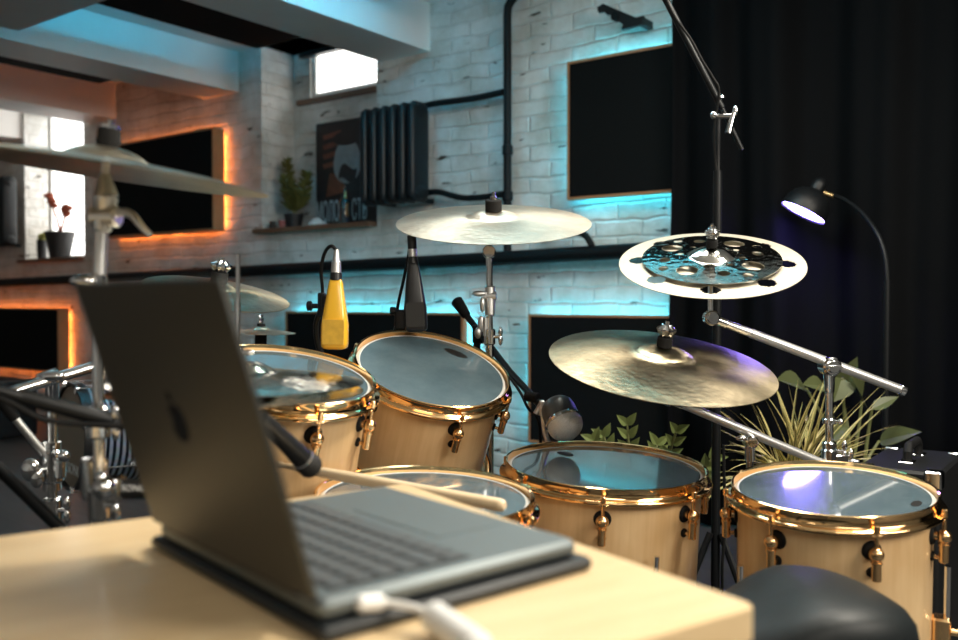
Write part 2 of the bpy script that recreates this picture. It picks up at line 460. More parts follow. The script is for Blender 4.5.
# pane openings cut in the back of each recess
p1a = wl(310, 70, ND); p1b = wl(379, 92, ND)
pane1 = (p1a[0], n_s1, wl(345, 92.5, ND)[1], wl(330, 42, ND)[1])
pane2 = (wl(47, 200, WD)[0], w_s1, w_z0, w_z1)
mb = MB(ROOM)
def grid_wall(mb, s0, s1, z0, z1, t, hs):
    ss = sorted({s0, s1, *[h[0] for h in hs], *[h[1] for h in hs]}); zs = sorted({z0, z1, *[h[2] for h in hs], *[h[3] for h in hs]})
    for a, b in zip(ss, ss[1:]):
        for c, d in zip(zs, zs[1:]):
            if any(h[0] - 1e-6 <= a and b <= h[1] + 1e-6 and h[2] - 1e-6 <= c and d <= h[3] + 1e-6 for h in hs): continue
            mb.add([(a, t, c), (b, t, c), (b, t, d), (a, t, d)], [(0, 1, 2, 3)])
grid_wall(mb, S0, S1, 0, ZC, 0, holes)
def reveal(mb, h, t0, t1):
    a, b, c, d = h[:4]
    mb.add([(a, t0, c), (a, t1, c), (a, t1, d), (a, t0, d)], [(0, 1, 2, 3)])
    mb.add([(b, t0, c), (b, t1, c), (b, t1, d), (b, t0, d)], [(3, 2, 1, 0)])
    mb.add([(a, t0, c), (b, t0, c), (b, t1, c), (a, t1, c)], [(0, 1, 2, 3)])
    mb.add([(a, t0, d), (b, t0, d), (b, t1, d), (a, t1, d)], [(3, 2, 1, 0)])
for h, pn in zip(holes, (pane1, pane2)):
    reveal(mb, h, 0, h[4])
    if pn is pane1: grid_wall(mb, h[0], h[1], h[2], h[3], h[4], [pn])
    reveal(mb, pn, h[4], h[4] + .12)
# closing skin behind
mb.add([(S0, .55, 0), (S1, .55, 0), (S1, .55, ZC), (S0, .55, ZC)], [(0, 1, 2, 3)])
struct('wall_back', mb, 'brick', ROOM)

# beams run from the back wall towards the camera side
for i, u in enumerate((.827, 1.251, 1.624, 1.99)):
    struct('trim_%d' % (i + 1), room_box(MB(ROOM), -(u + .094) * D, -u * D, T0, -.001, ZB, ZC), 'plaster', ROOM)

def window(name, pn, t, strip=False, handle=None):
    a, b, c, d = pn
    pane = obj(name, room_box(MB(ROOM), a + .03, b - .03, t + .045, t + .05, c + .03, d - .03), 'daylight', None, T=ROOM)
    pane['kind'] = 'structure'
    f = MB(ROOM)
    for (x0, x1, y0, y1) in ((a, a + .035, c, d), (b - .035, b, c, d), (a, b, c, c + .035), (a, b, d - .035, d)):
        room_box(f, x0, x1, t + .02, t + .07, y0, y1)
    obj('window_frame', f, 'white', pane, T=ROOM)
    return pane
win1 = window('window_1', pane1, ND)
win2 = window('window_2', pane2, WD)
hs, hz = wl(41.5, 200, WD * .9)
obj('handle', room_box(room_box(MB(ROOM), pane2[0] + .005, pane2[0] + .025, WD - .02, WD + .03, hz - .02, hz), pane2[0] + .005, pane2[0] + .025, WD - .035, WD - .02, hz - .02, hz + .09), 'white', win2, T=ROOM)
bs = room_box(MB(ROOM), pane1[0] - .05, pane1[1] - .15, ND - .05, ND - .005, wl(330, 52, ND - .03)[1], wl(330, 47, ND - .03)[1])
obj('blind_rail', bs, 'frameblack', win1, T=ROOM)
obj('window_ledge', room_box(MB(ROOM), pane1[0] - .1, n_s1 - .002, ND - .03, ND + .04, pane1[2] - .035, pane1[2] - .003), 'sill', win1, T=ROOM)
obj('window_sill', room_box(MB(ROOM), w_s0 - .05, w_s1 - .004, -.05, WD + .02, w_z0 - .03, w_z0 - .001), 'sill', win2, T=ROOM)
sh_a = wl(252, 236, -.06)[0]
shelf = obj('wall_shelf', room_box(MB(ROOM), sh_a, n_s1 - .012, -.06, ND - .01, n_z0 + .001, n_z0 + .028), 'sill', None, T=ROOM)
tag(shelf, 'brown wooden shelf board at the bottom of the brick niche', 'shelf')

# ceiling baffles
def baffle(label, s0, s1, t0, t1, z0, z1, mat, led=None):
    c = R((s0 + s1) / 2, (t0 + t1) / 2, z0)
    o = thing('ceiling_panel', label, 'ceiling panel', c)
    obj('board', room_box(MB(ROOM), s0, s1, t0, t1, z0, z1), mat, o, T=ROOM)
    hg = MB(ROOM)
    for s_ in (s0 + .08, s1 - .08):
        for t_ in (t0 + .3, t1 - .3):
            room_box(hg, s_ - .01, s_ + .01, t_ - .01, t_ + .01, z1, ZC)
    obj('hanger', hg, 'blackmetal', o, T=ROOM)
    if led:
        obj('led_strip', room_box(MB(ROOM), led[1], led[1] + .012, t0 + .05, t1 - .05, z1 + .002, z1 + .010), led[0], o, T=ROOM)
    return o
baffle('wide black ceiling baffle added out of view to reflect in the holed cymbal', -2.05, -.9, -.82, -.12, 2.45, 2.475, 'ceilpanel')  # unseen baffle, added to darken the upper half of the cymbal's reflection
u2s = lambda u: -u
baffle('long black ceiling baffle between the beams with cyan light along its edge', -4.14, -3.58, -3.2, -.36, 2.40, 2.44, 'ceilpanel', ('cyan_ceiling', -4.04))
baffle('black ceiling baffle at upper left edged by orange light', -5.40, -5.12, -3.0, -.59, 2.335, 2.365, 'ceilpanel', ('orange_dim', -5.36))
baffle('pale grey board hung from the ceiling at top left corner', -4.48, -3.6, -2.6, -1.56, 2.275, 2.30, 'greypanel')
baffle('black ceiling baffle right of the near beam', -2.75, -2.2, -3.0, -.5, 2.42, 2.46, 'ceilpanel', ('cyan_ceiling', -2.775))

ob_ = [o for o in C.objects if o.get('label', '').startswith('wide black ceiling')][0]
obj('led_strip', room_box(MB(ROOM), -2.0, -.95, -.815, -.80, 2.476, 2.486), 'cyan_dim', ob_, T=ROOM)  # added cyan strip that turns the rest of that reflection teal

# acoustic panels
def panel(label, px0, px1, py_t, py_b, off, th, led, ledc, sides='lrtb', zb=None):
    """front face edges seen at px0/px1; py_t, py_b heights at px0"""
    t = -(off + th)
    s0 = wl(px0, py_t, t)[0]; s1 = wl(px1, py_t, t)[0]
    z1 = wl(px0, py_t, t)[1]; z0 = zb if zb is not None else wl(px0, py_b, t)[1]
    o = thing('acoustic_panel', label, 'acoustic panel', R((s0 + s1) / 2, -off, z0))
    fr = MB(ROOM); w = .012
    for (a, b, c, d) in ((s0, s0 + w, z0, z1), (s1 - w, s1, z0, z1), (s0 + w, s1 - w, z0, z0 + w), (s0 + w, s1 - w, z1 - w, z1)):
        room_box(fr, a, b, t, -off, c, d)
    obj('frame', fr, 'panelwood', o, T=ROOM)
    obj('fabric', room_box(MB(ROOM), s0 + w, s1 - w, t + .004, -off - .002, z0 + w, z1 - w), 'blackfab', o, T=ROOM)
    st = MB(ROOM); g = .035; h = .010
    for (a, b, c, d, k) in ((s0 + g, s0 + g + h, z0 + g, z1 - g, 'l'), (s1 - g - h, s1 - g, z0 + g, z1 - g, 'r'), (s0 + g, s1 - g, z0 + g, z0 + g + h, 'b'), (s0 + g, s1 - g, z1 - g - h, z1 - g, 't')):
        if k in sides: room_box(st, a, b, -off + .001, -off + .006, c, d)
    obj('led_strip', st, ledc, o, T=ROOM)
    # two wall spacers
    for s_ in (s0 + .15, s1 - .15):
        obj('wall_spacer', room_box(MB(ROOM), s_ - .02, s_ + .02, -off, -.001, (z0 + z1) / 2 - .02, (z0 + z1) / 2 + .02), 'frameblack', o, T=ROOM)
    return o
panel('large black acoustic panel high on the wall beside the curtain with cyan glow', 567, 720, 62, 200, 0.055, .04, 1, 'cyan_led')
panel('low black acoustic panel right of the strip of blue wall, partly behind the curtain', 528, 720, 314, 480, 0.055, .04, 1, 'cyan_led', zb=.25)
panel('low black acoustic panel behind the two hanging microphones', 285, 463, 311, 480, 0.055, .04, 1, 'cyan_led', zb=.25)
panel('black acoustic panel high on the left wall ringed by orange light', 103, 213, 147, 238, .03, .09, 1, 'orange_led')
panel('low black acoustic panel at the far left with orange light at its edge', -60, 58, 307, 420, .03, .09, 1, 'orange_led', zb=.38)

# ---------------------------------------------------------------- pipes
def wp(px, py, t):
    s, z = wl(px, py, t); return R(s, t, z)
mp = MB()
mp.tube([R(-9.58, -.09, wl(-40, 285, -.09)[1] + .03), wp(-40, 285, -.09), wp(240, 271.5, -.09), wp(480, 259.5, -.09), wp(700, 247, -.09)], .036, 14)
hp = obj('heating_pipe', mp, 'pipe'); tag(hp, 'thick black heating pipe running along the whole brick wall', 'pipe')
mp = MB()
mp.tube([wp(530, -14, -.07), wp(516, -4, -.07), wp(509.5, 4, -.07), wp(507.5, 14, -.07), wp(507.5, 60, -.07), wp(507.5, 198, -.07), wp(507.5, 254, -.075)], .021, 12, smooth=4)
o = thing('riser_pipe', 'upright black pipe right of the radiator bending over at its top', 'pipe', wp(507.5, 198, -.07))
obj('pipe', mp, 'pipe', o)
c = MB(); 
for y in (150, 196): c.cyl(wp(507.5, y - 5, -.07), wp(507.5, y + 5, -.07), .028, n=12, bev=.004)
obj('coupling', c, 'pipe', o)
for nm, lab, pts in (('upper', 'black branch pipe joining the top of the radiator to the riser', [(424, 106), (436, 103.5), (455, 101), (470, 99), (486, 96), (503, 92)]),
                     ('lower', 'black branch pipe wavering from the bottom of the radiator', [(424, 193), (438, 192), (450, 195), (464, 198), (485, 197), (503, 194)])):
    t = MB().tube([wp(x, y, -.075) for x, y in pts], .017, 10, smooth=4)
    tag(obj('branch_pipe', t, 'pipe'), lab, 'pipe')
t = MB().tube([wp(545, 237, -.001), wp(549, 236, -.08), wp(562, 233.5, -.10), wp(577, 232, -.10), wp(586, 236, -.10), wp(592, 246, -.10)], .016, 10, smooth=5)
tag(obj('bent_pipe', t, 'pipe'), 'short black pipe bending down into the heating pipe behind the cymbal', 'pipe')

# radiator
def radiator(name, label, px0, px1, py_t, py_b, n, t):
    s0 = wl(px0, py_t, t)[0]; s1 = wl(px1, py_t, t)[0]
    z1 = wl((px0 + px1) / 2, py_t, t)[1]; z0 = wl((px0 + px1) / 2, py_b, t)[1]
    o = thing(name, label, 'radiator', R((s0 + s1) / 2, t, z0))
    p = (s1 - s0) / n
    for i in range(n):
        sc = s0 + (i + .5) * p; m = MB(ROOM)
        def stad(kx, ky, zz):
            return [(sc + .41 * p * kx * math.copysign(abs(math.cos(a)) ** .7, math.cos(a)), t + .072 * ky * math.copysign(abs(math.sin(a)) ** .6, math.sin(a)), zz) for a in [2 * PI * k / 24 for k in range(24)]]
        m.loft([stad(kx, ky, zz) for zz, kx, ky in ((z0 + .0, .45, .6), (z0 + .018, .85, .92), (z0 + .05, 1, 1), (z1 - .05, 1, 1), (z1 - .018, .85, .92), (z1, .45, .6))])
        for zz in (z0 + .05, z1 - .05):
            m.loft([[(sc + xx, t + .05 * k * math.cos(a), zz + .04 * k * math.sin(a)) for a in [2 * PI * q / 16 for q in range(16)]]
                    for xx, k in ((-.5 * p, .6), (-.42 * p, .95), (-.2 * p, 1), (.2 * p, 1), (.42 * p, .95), (.5 * p, .6))])
        obj('radiator_section', m, 'rad', o, T=ROOM)
    br = MB(ROOM)
    for s_ in (s0 + p, s1 - p):
        room_box(br, s_ - .01, s_ + .01, t + .05, 0.0 if s_ > n_s1 else 0, z0 + .005, z0 + .03)
    obj('wall_bracket', br, 'rad', o, T=ROOM)
    return o
radiator('radiator', 'black cast iron radiator hung on the wall under the small window', 366, 423, 106, 204, 6, -.16)
radiator('radiator', 'dark ribbed radiator cut off by the left edge', -45, 11, 180, 248, 7, -.14)

# wall bracket (upper right of the wall)
bp = [(598, 8), (604, 4), (637, 18), (644, 16), (643, 25), (622, 30), (624, 25), (616, 20), (614, 15), (607, 15), (605, 12), (599, 13)]
pts = [wl(x, y, -.1) for x, y in bp]
m = MB(ROOM)
TT = Matrix(((1, 0, 0, 0), (0, 0, 1, 0), (0, 1, 0, 0), (0, 0, 0, 1)))
m.prism(pts, -.11, -.09, TT)
o = thing('wall_bracket', 'black notched metal bracket high on the wall left of the curtain', 'bracket', R(pts[0][0], -.1, pts[0][1]))
obj('arm', m, 'blackmetal', o, T=ROOM)
m = MB(ROOM); q = wl(640, 20, -.1); room_box(m, q[0] - .012, q[0] + .015, -.10, 0, q[1] - .02, q[1] + .012)
obj('wall_plate', m, 'blackmetal', o, T=ROOM)
m = MB(ROOM); q = wl(616, 17, -.1)
m.cyl((q[0], -.115, q[1]), (q[0], -.085, q[1]), .02)
obj('bolt', m, 'pipe', o, T=ROOM)

# ---------------------------------------------------------------- niche things
zs = n_z0 + .029
TW = ROOM @ Matrix.Rotation(PI / 2, 4, 'X')     # local x along wall, y up, z towards the room
def TWat(t): return ROOM @ Matrix.Translation((0, t, 0)) @ Matrix.Rotation(PI / 2, 4, 'X')
tb = ND - .05
a = wl(316, 120, tb)[0]; b = wl(388, 120, tb)[0]; zt = wl(318, 124, tb)[1]
b = min(b, n_s1 - .02)
po = thing('framed_poster', 'dark framed portrait poster leaning in the niche behind the radiator', 'poster', R((a + b) / 2, tb, zs))
obj('frame', room_box(MB(ROOM), a, b, tb, tb + .02, zs, zt), 'frameblack', po, T=ROOM)
ph = zt - zs; pw = b - a
obj('print', room_box(MB(ROOM), a + .02, b - .02, tb - .002, tb, zs + .02, zt - .02), 'posterbg', po, T=ROOM)
T_ = TWat(tb - .002)
m = MB(T_); fx = a + pw * .45
m.prism([(fx + pw * .19 * math.cos(q) * (1 - .12 * math.sin(q)), zs + ph * .62 + ph * .21 * math.sin(q)) for q in [2 * PI * k / 28 for k in range(28)]], 0, .0015)
obj('portrait', m, 'posterface', po, T=ROOM)
m = MB(T_)
m.prism([(fx + pw * (.01 + .13 * math.cos(q)) , zs + ph * .50 + ph * .075 * math.sin(q) + ph * .03 * math.cos(3 * q)) for q in [2 * PI * k / 20 for k in range(20)]], .0016, .0022)
obj('dark_print', m, 'posterbg', po, T=ROOM)  # dark lower face of the printed portrait
m = MB(T_)
m.prism([(fx + pw * (.0 + .2 * math.cos(q)), zs + ph * .83 + ph * .07 * math.sin(q)) for q in [2 * PI * k / 20 for k in range(20)]], .0016, .0022)
obj('dark_print', m, 'posterbg', po, T=ROOM)  # dark hair of the printed portrait
m = MB(T_)
for k in range(4):
    zz = zs + ph * (.88 - .09 * k)
    m.prism([(a + pw * .1, zz), (a + pw * .36, zz + ph * .03), (a + pw * .38, zz - ph * .01), (a + pw * .12, zz - ph * .045)], 0, .001)
m.prism([(a + pw * .15, zs + ph * .3), (a + pw * .4, zs + ph * .33), (a + pw * .42, zs + ph * .5), (a + pw * .2, zs + ph * .52)], 0, .001)
obj('rust_print', m, 'posterred', po, T=ROOM)
tm = text_mb('МОЛОДОСТЬ', ph * .2, Matrix.Identity(4))
tx0, tx1 = min(v.x for v in tm.v), max(v.x for v in tm.v)
la, lb = wl(317, 215, tb - .002)[0], wl(367, 215, tb - .002)[0]
kx = (lb - la) / (tx1 - tx0)
tm.v = [T_ @ V(((v.x - tx0) * kx + la, zs + ph * .15 + v.y * 1.35, .002 + v.z)) for v in tm.v]
obj('lettering', tm, 'posterlet', po, T=ROOM)

def bottle():
    s = wl(345, 220, .06)[0]
    o = thing('bottle', 'dark bottle with a painted gold glint standing in front of the poster', 'bottle', R(s, .06, zs))
    m = MB(Matrix.Translation(R(s, .06, zs)))
    m.lathe([(0, 0), (.034, 0), (.036, .008), (.036, .13), (.03, .15), (.013, .18), (.012, .22), (.014, .222), (.014, .23), (0, .23)], None, 24)
    obj('glass', m, 'glassdark', o)
    m = MB(Matrix.Translation(R(s, .06, zs)))
    n = 10
    for (z0_, z1_, a0, a1) in ((.05, .13, -75, -45), (.155, .2, -90, -50)):
        rr = .0365 if z1_ < .14 else .02
        rb = .0365 if z1_ < .14 else .028
        vs = [((rb if k < n else .0145 if z1_ > .14 else .0365) * math.cos(math.radians(a0 + (a1 - a0) * (k % n) / (n - 1))), (rb if k < n else .0145 if z1_ > .14 else .0365) * math.sin(math.radians(a0 + (a1 - a0) * (k % n) / (n - 1))), z0_ if k < n else z1_) for k in range(2 * n)]
        m.add(vs, [(k, k + 1, n + k + 1, n + k) for k in range(n - 1)])
    obj('label', m, 'goldglint_joint', o)  # golden reflection on the glass, put in as coloured patches
bottle()
s = wl(317, 224, .04)[0]
m = MB(Matrix.Translation(R(s, .04, zs)))
rg = []
for k, (r_, z_) in enumerate(((.06, 0), (.066, .012), (.05, .02), (.02, .045), (.004, .055))):
    rg.append([(r_ * (1 + .25 * math.sin(3 * q + k)) * math.cos(q), r_ * .7 * math.sin(q), z_) for q in [2 * PI * j / 14 for j in range(14)]])
m.loft(rg)
tag(obj('crumpled_cloth', m, 'paper', flat=True), 'small crumpled white cloth on the niche shelf', 'cloth')
for (px, lab, mt, r_) in ((282, 'small dull red cup on the niche shelf beside the conifer', 'redpot', .022), (272.5, 'small dark cup at the left end of the niche shelf', 'terra', .02)):
    s = wl(px, 224, .02)[0]
    m = MB(Matrix.Translation(R(s, .02, zs))).lathe([(0, 0), (r_ * .8, 0), (r_, .05), (r_ * .9, .05), (r_ * .7, .006), (0, .006)], None, 20)
    tag(obj('cup', m, mt), lab, 'cup')
# conifer in a pot
s = wl(294, 224, .08)[0]; base = R(s, .08, zs)
o = thing('potted_conifer', 'small olive conifer in a dark pot on the niche shelf', 'plant', base)
obj('pot', MB(Matrix.Translation(base)).lathe([(0, 0), (.045, 0), (.06, .08), (.064, .08), (.064, .092), (.055, .092), (.05, .075), (0, .075)], None, 24), 'terra', o)
m = MB(); st = MB()
def tuft(m, p, d, ln, w):
    d = d.normalized(); side = d.cross(V((random.random() - .5, random.random() - .5, random.random() + .2))).normalized()
    mid = p + d * ln * .45; nn = d.cross(side) * w * .3
    m.add([p, mid + side * w, p + d * ln, mid - side * w, mid + nn], [(0, 1, 4), (1, 2, 4), (2, 3, 4), (3, 0, 4)])
for (dx, h, ang) in ((-.05, .36, -.12), (.07, .26, .42), (.0, .18, 0.0)):
    b0 = base + V((0, 0, .075)); top = base + RX * (dx + ang * .12) + V((0, 0, .075 + h))
    st.tube([b0, (b0 + top) / 2 + RX * dx * .4, top], [.005, .002], 6, smooth=3)
    for k in range(120):
        f = .12 + .88 * random.random()
        p = b0.lerp(top, f) + RX * dx * .4 * math.sin(PI * f)
        a_ = random.random() * 2 * PI
        dr = V((math.cos(a_), math.sin(a_), .75))
        tuft(m, p, dr, .095 * (1.1 - f * .75) + .014, .014)
obj('stem', st, 'stem', o); obj('foliage', m, 'pine', o, flat=True)

# left window sill: pot with dried flower stems, small dark vase
pb = R(wl(60, 252, .06)[0], .06, w_z0)
o = thing('potted_plant', 'black pot with thin reddish flower stems on the left window sill', 'plant', pb)
obj('pot', MB(Matrix.Translation(pb)).lathe([(0, 0), (.075, 0), (.115, .2), (.118, .2), (.118, .215), (.105, .215), (.1, .18), (0, .18)], None, 28), 'terra', o)
m = MB()
b0 = pb + V((0, 0, .18))
for pts in ([(0, 0, 0), (-.02, 0, .1), (-.1, 0, .24), (-.15, 0, .33)], [(0, 0, 0), (.03, 0, .06), (.09, 0, .16), (.13, 0, .24)]):
    pp = [b0 + RX * x + RY * y + V((0, 0, z)) for x, y, z in pts]
    m.tube(pp, [.013, .008], 6, smooth=4)
    fl = MB()
    for k in range(7):
        q = pp[-1].lerp(pp[-2], k * .16)
        fl.ball(q + V((random.uniform(-.02, .02), random.uniform(-.02, .02), random.uniform(-.01, .02))), .026, 8, sq=(1.4, .7, .8))
    obj('flower', fl, 'petal', o)
obj('stem', m, 'petal', o)
vb = R(wl(42, 253, .06)[0], .06, w_z0)
o = thing('vase', 'small dark vase with a yellowish bulb beside the black pot', 'vase', vb)
obj('pot', MB(Matrix.Translation(vb)).lathe([(0, 0), (.035, 0), (.042, .16), (.036, .16), (.03, .02), (0, .02)], None, 20), 'terra', o)
m = MB(); m.ball(vb + V((0, 0, .18)), .034, 12, sq=(1, 1, 1.1)); m.ball(vb + RX * .045 + V((0, 0, .195)), .03, 12)
obj('bulb', m, 'yelfruit', o)

# ---------------------------------------------------------------- curtain
tc_ = -.13
mb = MB(); s_a = wl(673, 300, tc_)[0]; s_b = 3.6
nx = 420; rings = []
def fold(s):
    q = s - s_a
    return .045 * math.sin(q * 21 + 1.3 * math.sin(q * 4.1)) + .03 * math.sin(q * 9.3 + 1.0) + .012 * math.sin(q * 47)
zz = [.01, .5, 1.0, 1.5, 2.0, 2.5]
for i in range(nx + 1):
    s = s_a + (s_b - s_a) * i / nx
    rings.append([R(s + .01 * math.sin(z * 2 + s * 5), tc_ - .06 + fold(s) * (1 - .25 * z / 2.5), z) for z in zz])
back = [[p - RY * -.006 for p in r] for r in rings]
mb.loft(rings, None, 0, False, False); 
cu = obj('curtain', mb, 'curtain', angle=80); tag(cu, 'floor-length black pleated curtain covering the right side', 'curtain')
sm = cu.modifiers.new('cloth_thickness', 'SOLIDIFY'); sm.thickness = .004
m = MB(); m.tube([R(s_a - .05, tc_ - .06, 2.53), R(s_b, tc_ - .06, 2.53)], .014, 10)
tag(obj('curtain_rod', m, 'blackmetal'), 'black rod holding up the curtain', 'curtain rod')

# ---------------------------------------------------------------- drums
def nrm(tilt, roll):
    return V((math.tan(math.radians(roll)), -math.tan(math.radians(tilt)), 1)).normalized()

def lugset(parent, F, ang, rad, zl, ztop, T):
    """one tube lug with its rod and gaskets at angle ang (deg, 0 = towards the camera)"""
    A = F @ Matrix.Rotation(math.radians(ang), 4, 'Z')
    m = MB(A); r = rad
    m.ball((r + .019, 0, zl), .0118, 16)
    m.cyl((r + .003, 0, zl), (r + .018, 0, zl), .0075, .006, 12)
    m.cyl((r + .019, 0, zl + .006), (r + .019, 0, zl - .044), .0076, .0076, 12, bev=.0014)
    m.cyl((r + .019, 0, zl - .012), (r + .019, 0, zl - .015), .0092, n=12)
    m.cyl((r + .003, 0, zl - .036), (r + .018, 0, zl - .036), .0035, n=10)
    lg = obj('lug', m, 'gold', parent, T=T)
    m = MB(A); m.cyl((r + .019, 0, zl), (r + .019, 0, ztop + .010), .0032, n=10)
    m.cyl((r + .019, 0, ztop + .0), (r + .019, 0, ztop + .013), .0052, .0046, 8, bev=.001)
    m.box((r + .012, 0, ztop - .004), (.02, .018, .005), bev=.002)
    obj('tension_rod', m, 'gold', lg, T=T)
    m = MB(A); m.cyl((r - .001, 0, zl), (r + .0045, 0, zl), .0165, .015, 20, bev=.001); m.cyl((r - .001, 0, zl - .036), (r + .0045, 0, zl - .036), .0085, .008, 14, bev=.001)
    obj('gasket', m, 'rubber', lg, T=T)

def hoop_profile(r, zt):
    # triple flanged hoop: rolled lip, tall band, flange
    return [(r, zt), (r + .0025, zt + .0012), (r + .0048, zt), (r + .0042, zt - .003), (r + .003, zt - .0055), (r + .0032, zt - .018), (r + .006, zt - .0205), (r + .0135, zt - .0215),
            (r + .015, zt - .0235), (r + .0145, zt - .0275), (r + .011, zt - .0275), (r + .0105, zt - .0245), (r + .001, zt - .0225), (r, zt - .016)]

def drum(name, label, px, py, dep, rad, depth, tilt, roll, lugs, shell='maple', group=None, legs=None, port=None, mark=None, zl=-.058):
    """px, py, dep: centre of the hoop's top rim. rad: inner hoop radius"""
    p = P(px, py, dep); n = nrm(tilt, roll)
    F = frame(p, n, CAM - p)
    o = thing(name, label, 'drum', p - n * depth, group)
    rs = rad - .006
    m = MB(F)
    zb = -.024 - depth
    m.lathe([(rs, -.014), (rs, zb + .012), (rs - .007, zb + .012), (rs - .007, -.014)], None, 96, closed=True)
    obj('shell', m, shell, o, T=F)
    m = MB(F).lathe(hoop_profile(rad, 0), None, 96, closed=True); obj('top_hoop', m, 'hoopgold', o, T=F, angle=50)
    FB = F @ Matrix.Translation((0, 0, zb)) @ Matrix.Rotation(PI, 4, 'X')
    m = MB(FB).lathe(hoop_profile(rad, 0), None, 72, closed=True); obj('bottom_hoop', m, 'hoopgold', o, T=F, angle=50)
    m = MB(F).lathe([(0, -.0095), (rad - .009, -.0095), (rad - .009, -.0125), (0, -.0125)], None, 72)
    hd = obj('drumhead', m, 'head', o, T=F)
    m = MB(F).lathe([(rad - .0095, -.0125), (rad - .0095, -.0088), (rad - .0075, -.0082), (rad - .0005, -.013), (rad - .0005, -.0155), (rad - .007, -.0125)], None, 72, closed=True)
    obj('head_collar', m, 'collar', o, T=F)
    if mark is not None:
        a0, rr, w, h = mark
        A = F @ Matrix.Rotation(math.radians(a0), 4, 'Z') @ Matrix.Translation((rr, 0, -.0094))
        mk = MB(A)
        if w > 0:
            mk.prism([(w * math.cos(q), h * math.sin(q)) for q in [2 * PI * k / 20 for k in range(20)]], 0, .0004)
        obj('head_logo', mk, 'badge', hd, T=F)
    for a in lugs: lugset(o, F, a, rs, zl, -.024, T=F)
    m = MB(F @ Matrix.Translation((0, 0, zb - zl * 0)))
    if legs:
        for a in legs:
            A = F @ Matrix.Rotation(math.radians(a), 4, 'Z')
            top = A @ V((rs + .022, 0, -.12)); kn = A @ V((rs + .022, 0, zb + .02)); foot = A @ V((rs + .07, 0, 0)); foot.z = .012
            lm = MB().tube([top, kn, kn.lerp(foot, .15), foot], .005, 10)
            lg = obj('leg', lm, 'chrome', o, T=F)
            obj('rubber_foot', MB().cyl(foot - V((0, 0, .011)), foot + V((0, 0, .018)), .011, .009, 14), 'rubber', lg, T=F)
            bm_ = MB(A); zc = -.235
            bm_.box((rs + .014, 0, zc), (.03, .03, .05), bev=.006)
            bm_.cyl((rs + .022, 0, zc), (rs + .05, 0, zc), .006, n=10)
            bm_.ball((rs + .056, .013, zc + .008), .009, 10, sq=(.6, 1.5, 1.2)); bm_.ball((rs + .056, -.013, zc - .004), .009, 10, sq=(.6, 1.5, 1.2))
            obj('leg_bracket', bm_, 'gold', o, T=F)
    return o, F, rs

drumC = drum('snare_drum', 'gold-hooped snare drum under the drumstick beyond the laptop', 425, 492, 1.45, .172, .13, 3, 2, [-60, 5, 62, 120, 180, 240], zl=-.055)
drumA = drum('rack_tom', 'maple rack tom left of centre under the yellow microphone', 287, 372, 1.62, .157, .20, 12, 10.5, [22, 66, 132, 192, 252, -40])
drumB = drum('rack_tom', 'steeply tilted maple rack tom under the black microphone', 433, 366, 1.98, .170, .23, 22, 14, [27, 77, 136, 196, 256, -40])
drumD = drum('floor_tom', 'maple floor tom in the middle under the large ride cymbal', 605, 463, 1.82, .198, .40, 3.5, 2.0, [-51, 0, 52, 103, 155, 207, 258], legs=[28, 150, 268], mark=(-139, .13, .022, .014))
drumE = drum('floor_tom', 'maple floor tom at the right beside the black throne', 832, 486, 1.60, .169, .36, 4.7, -1.9, [-82, -31, 21.5, 73, 125, 176, 227], legs=[84, 200, -52], mark=(74, .138, .008, .018))
# round maker's mark on tom B's head
F = drumB[1]
m = MB(F @ Matrix.Rotation(math.radians(158), 4, 'Z') @ Matrix.Translation((.12, 0, -.0094)))
m.prism([(.013 * math.cos(q), .03 * math.sin(q)) for q in [2 * PI * k / 20 for k in range(20)]], 0, .0004)
obj('head_logo', m, 'badge', drumB[0], T=F)
# snare needs a stand under it: basket stand
def tripod(o, base, h, spread, r=.008, mat='chrome', a0=20, T=None):
    for k in range(3):
        a = math.radians(a0 + 120 * k)
        f = base + V((math.cos(a) * spread, math.sin(a) * spread, .012))
        lg = obj('leg', MB().tube([base + V((math.cos(a) * .015, math.sin(a) * .015, h)), base.lerp(f, .85) + V((0, 0, h * .15)), f], r, 8), mat, o)
        obj('rubber_foot', MB().cyl(f - V((0, 0, .011)), f + V((0, 0, .014)), .013, .01, 12), 'rubber', lg)

sp_ = drumC[1] @ V((0, 0, -.17))
o = thing('snare_stand', 'chrome basket stand under the snare drum', 'stand', V((sp_.x, sp_.y, 0)))
obj('tube', MB().cyl((sp_.x, sp_.y, .06), (sp_.x, sp_.y, sp_.z - .05), .011), 'chrome', o)
m = MB()
for k in range(3):
    a = math.radians(60 + 120 * k); q = drumC[1] @ V((.185 * math.cos(a), .185 * math.sin(a), -.175))
    m.tube([(sp_.x, sp_.y, sp_.z - .05), q], .006, 8)
obj('basket_arm', m, 'chrome', o)
tripod(o, V((sp_.x, sp_.y, 0)), .28, .2)

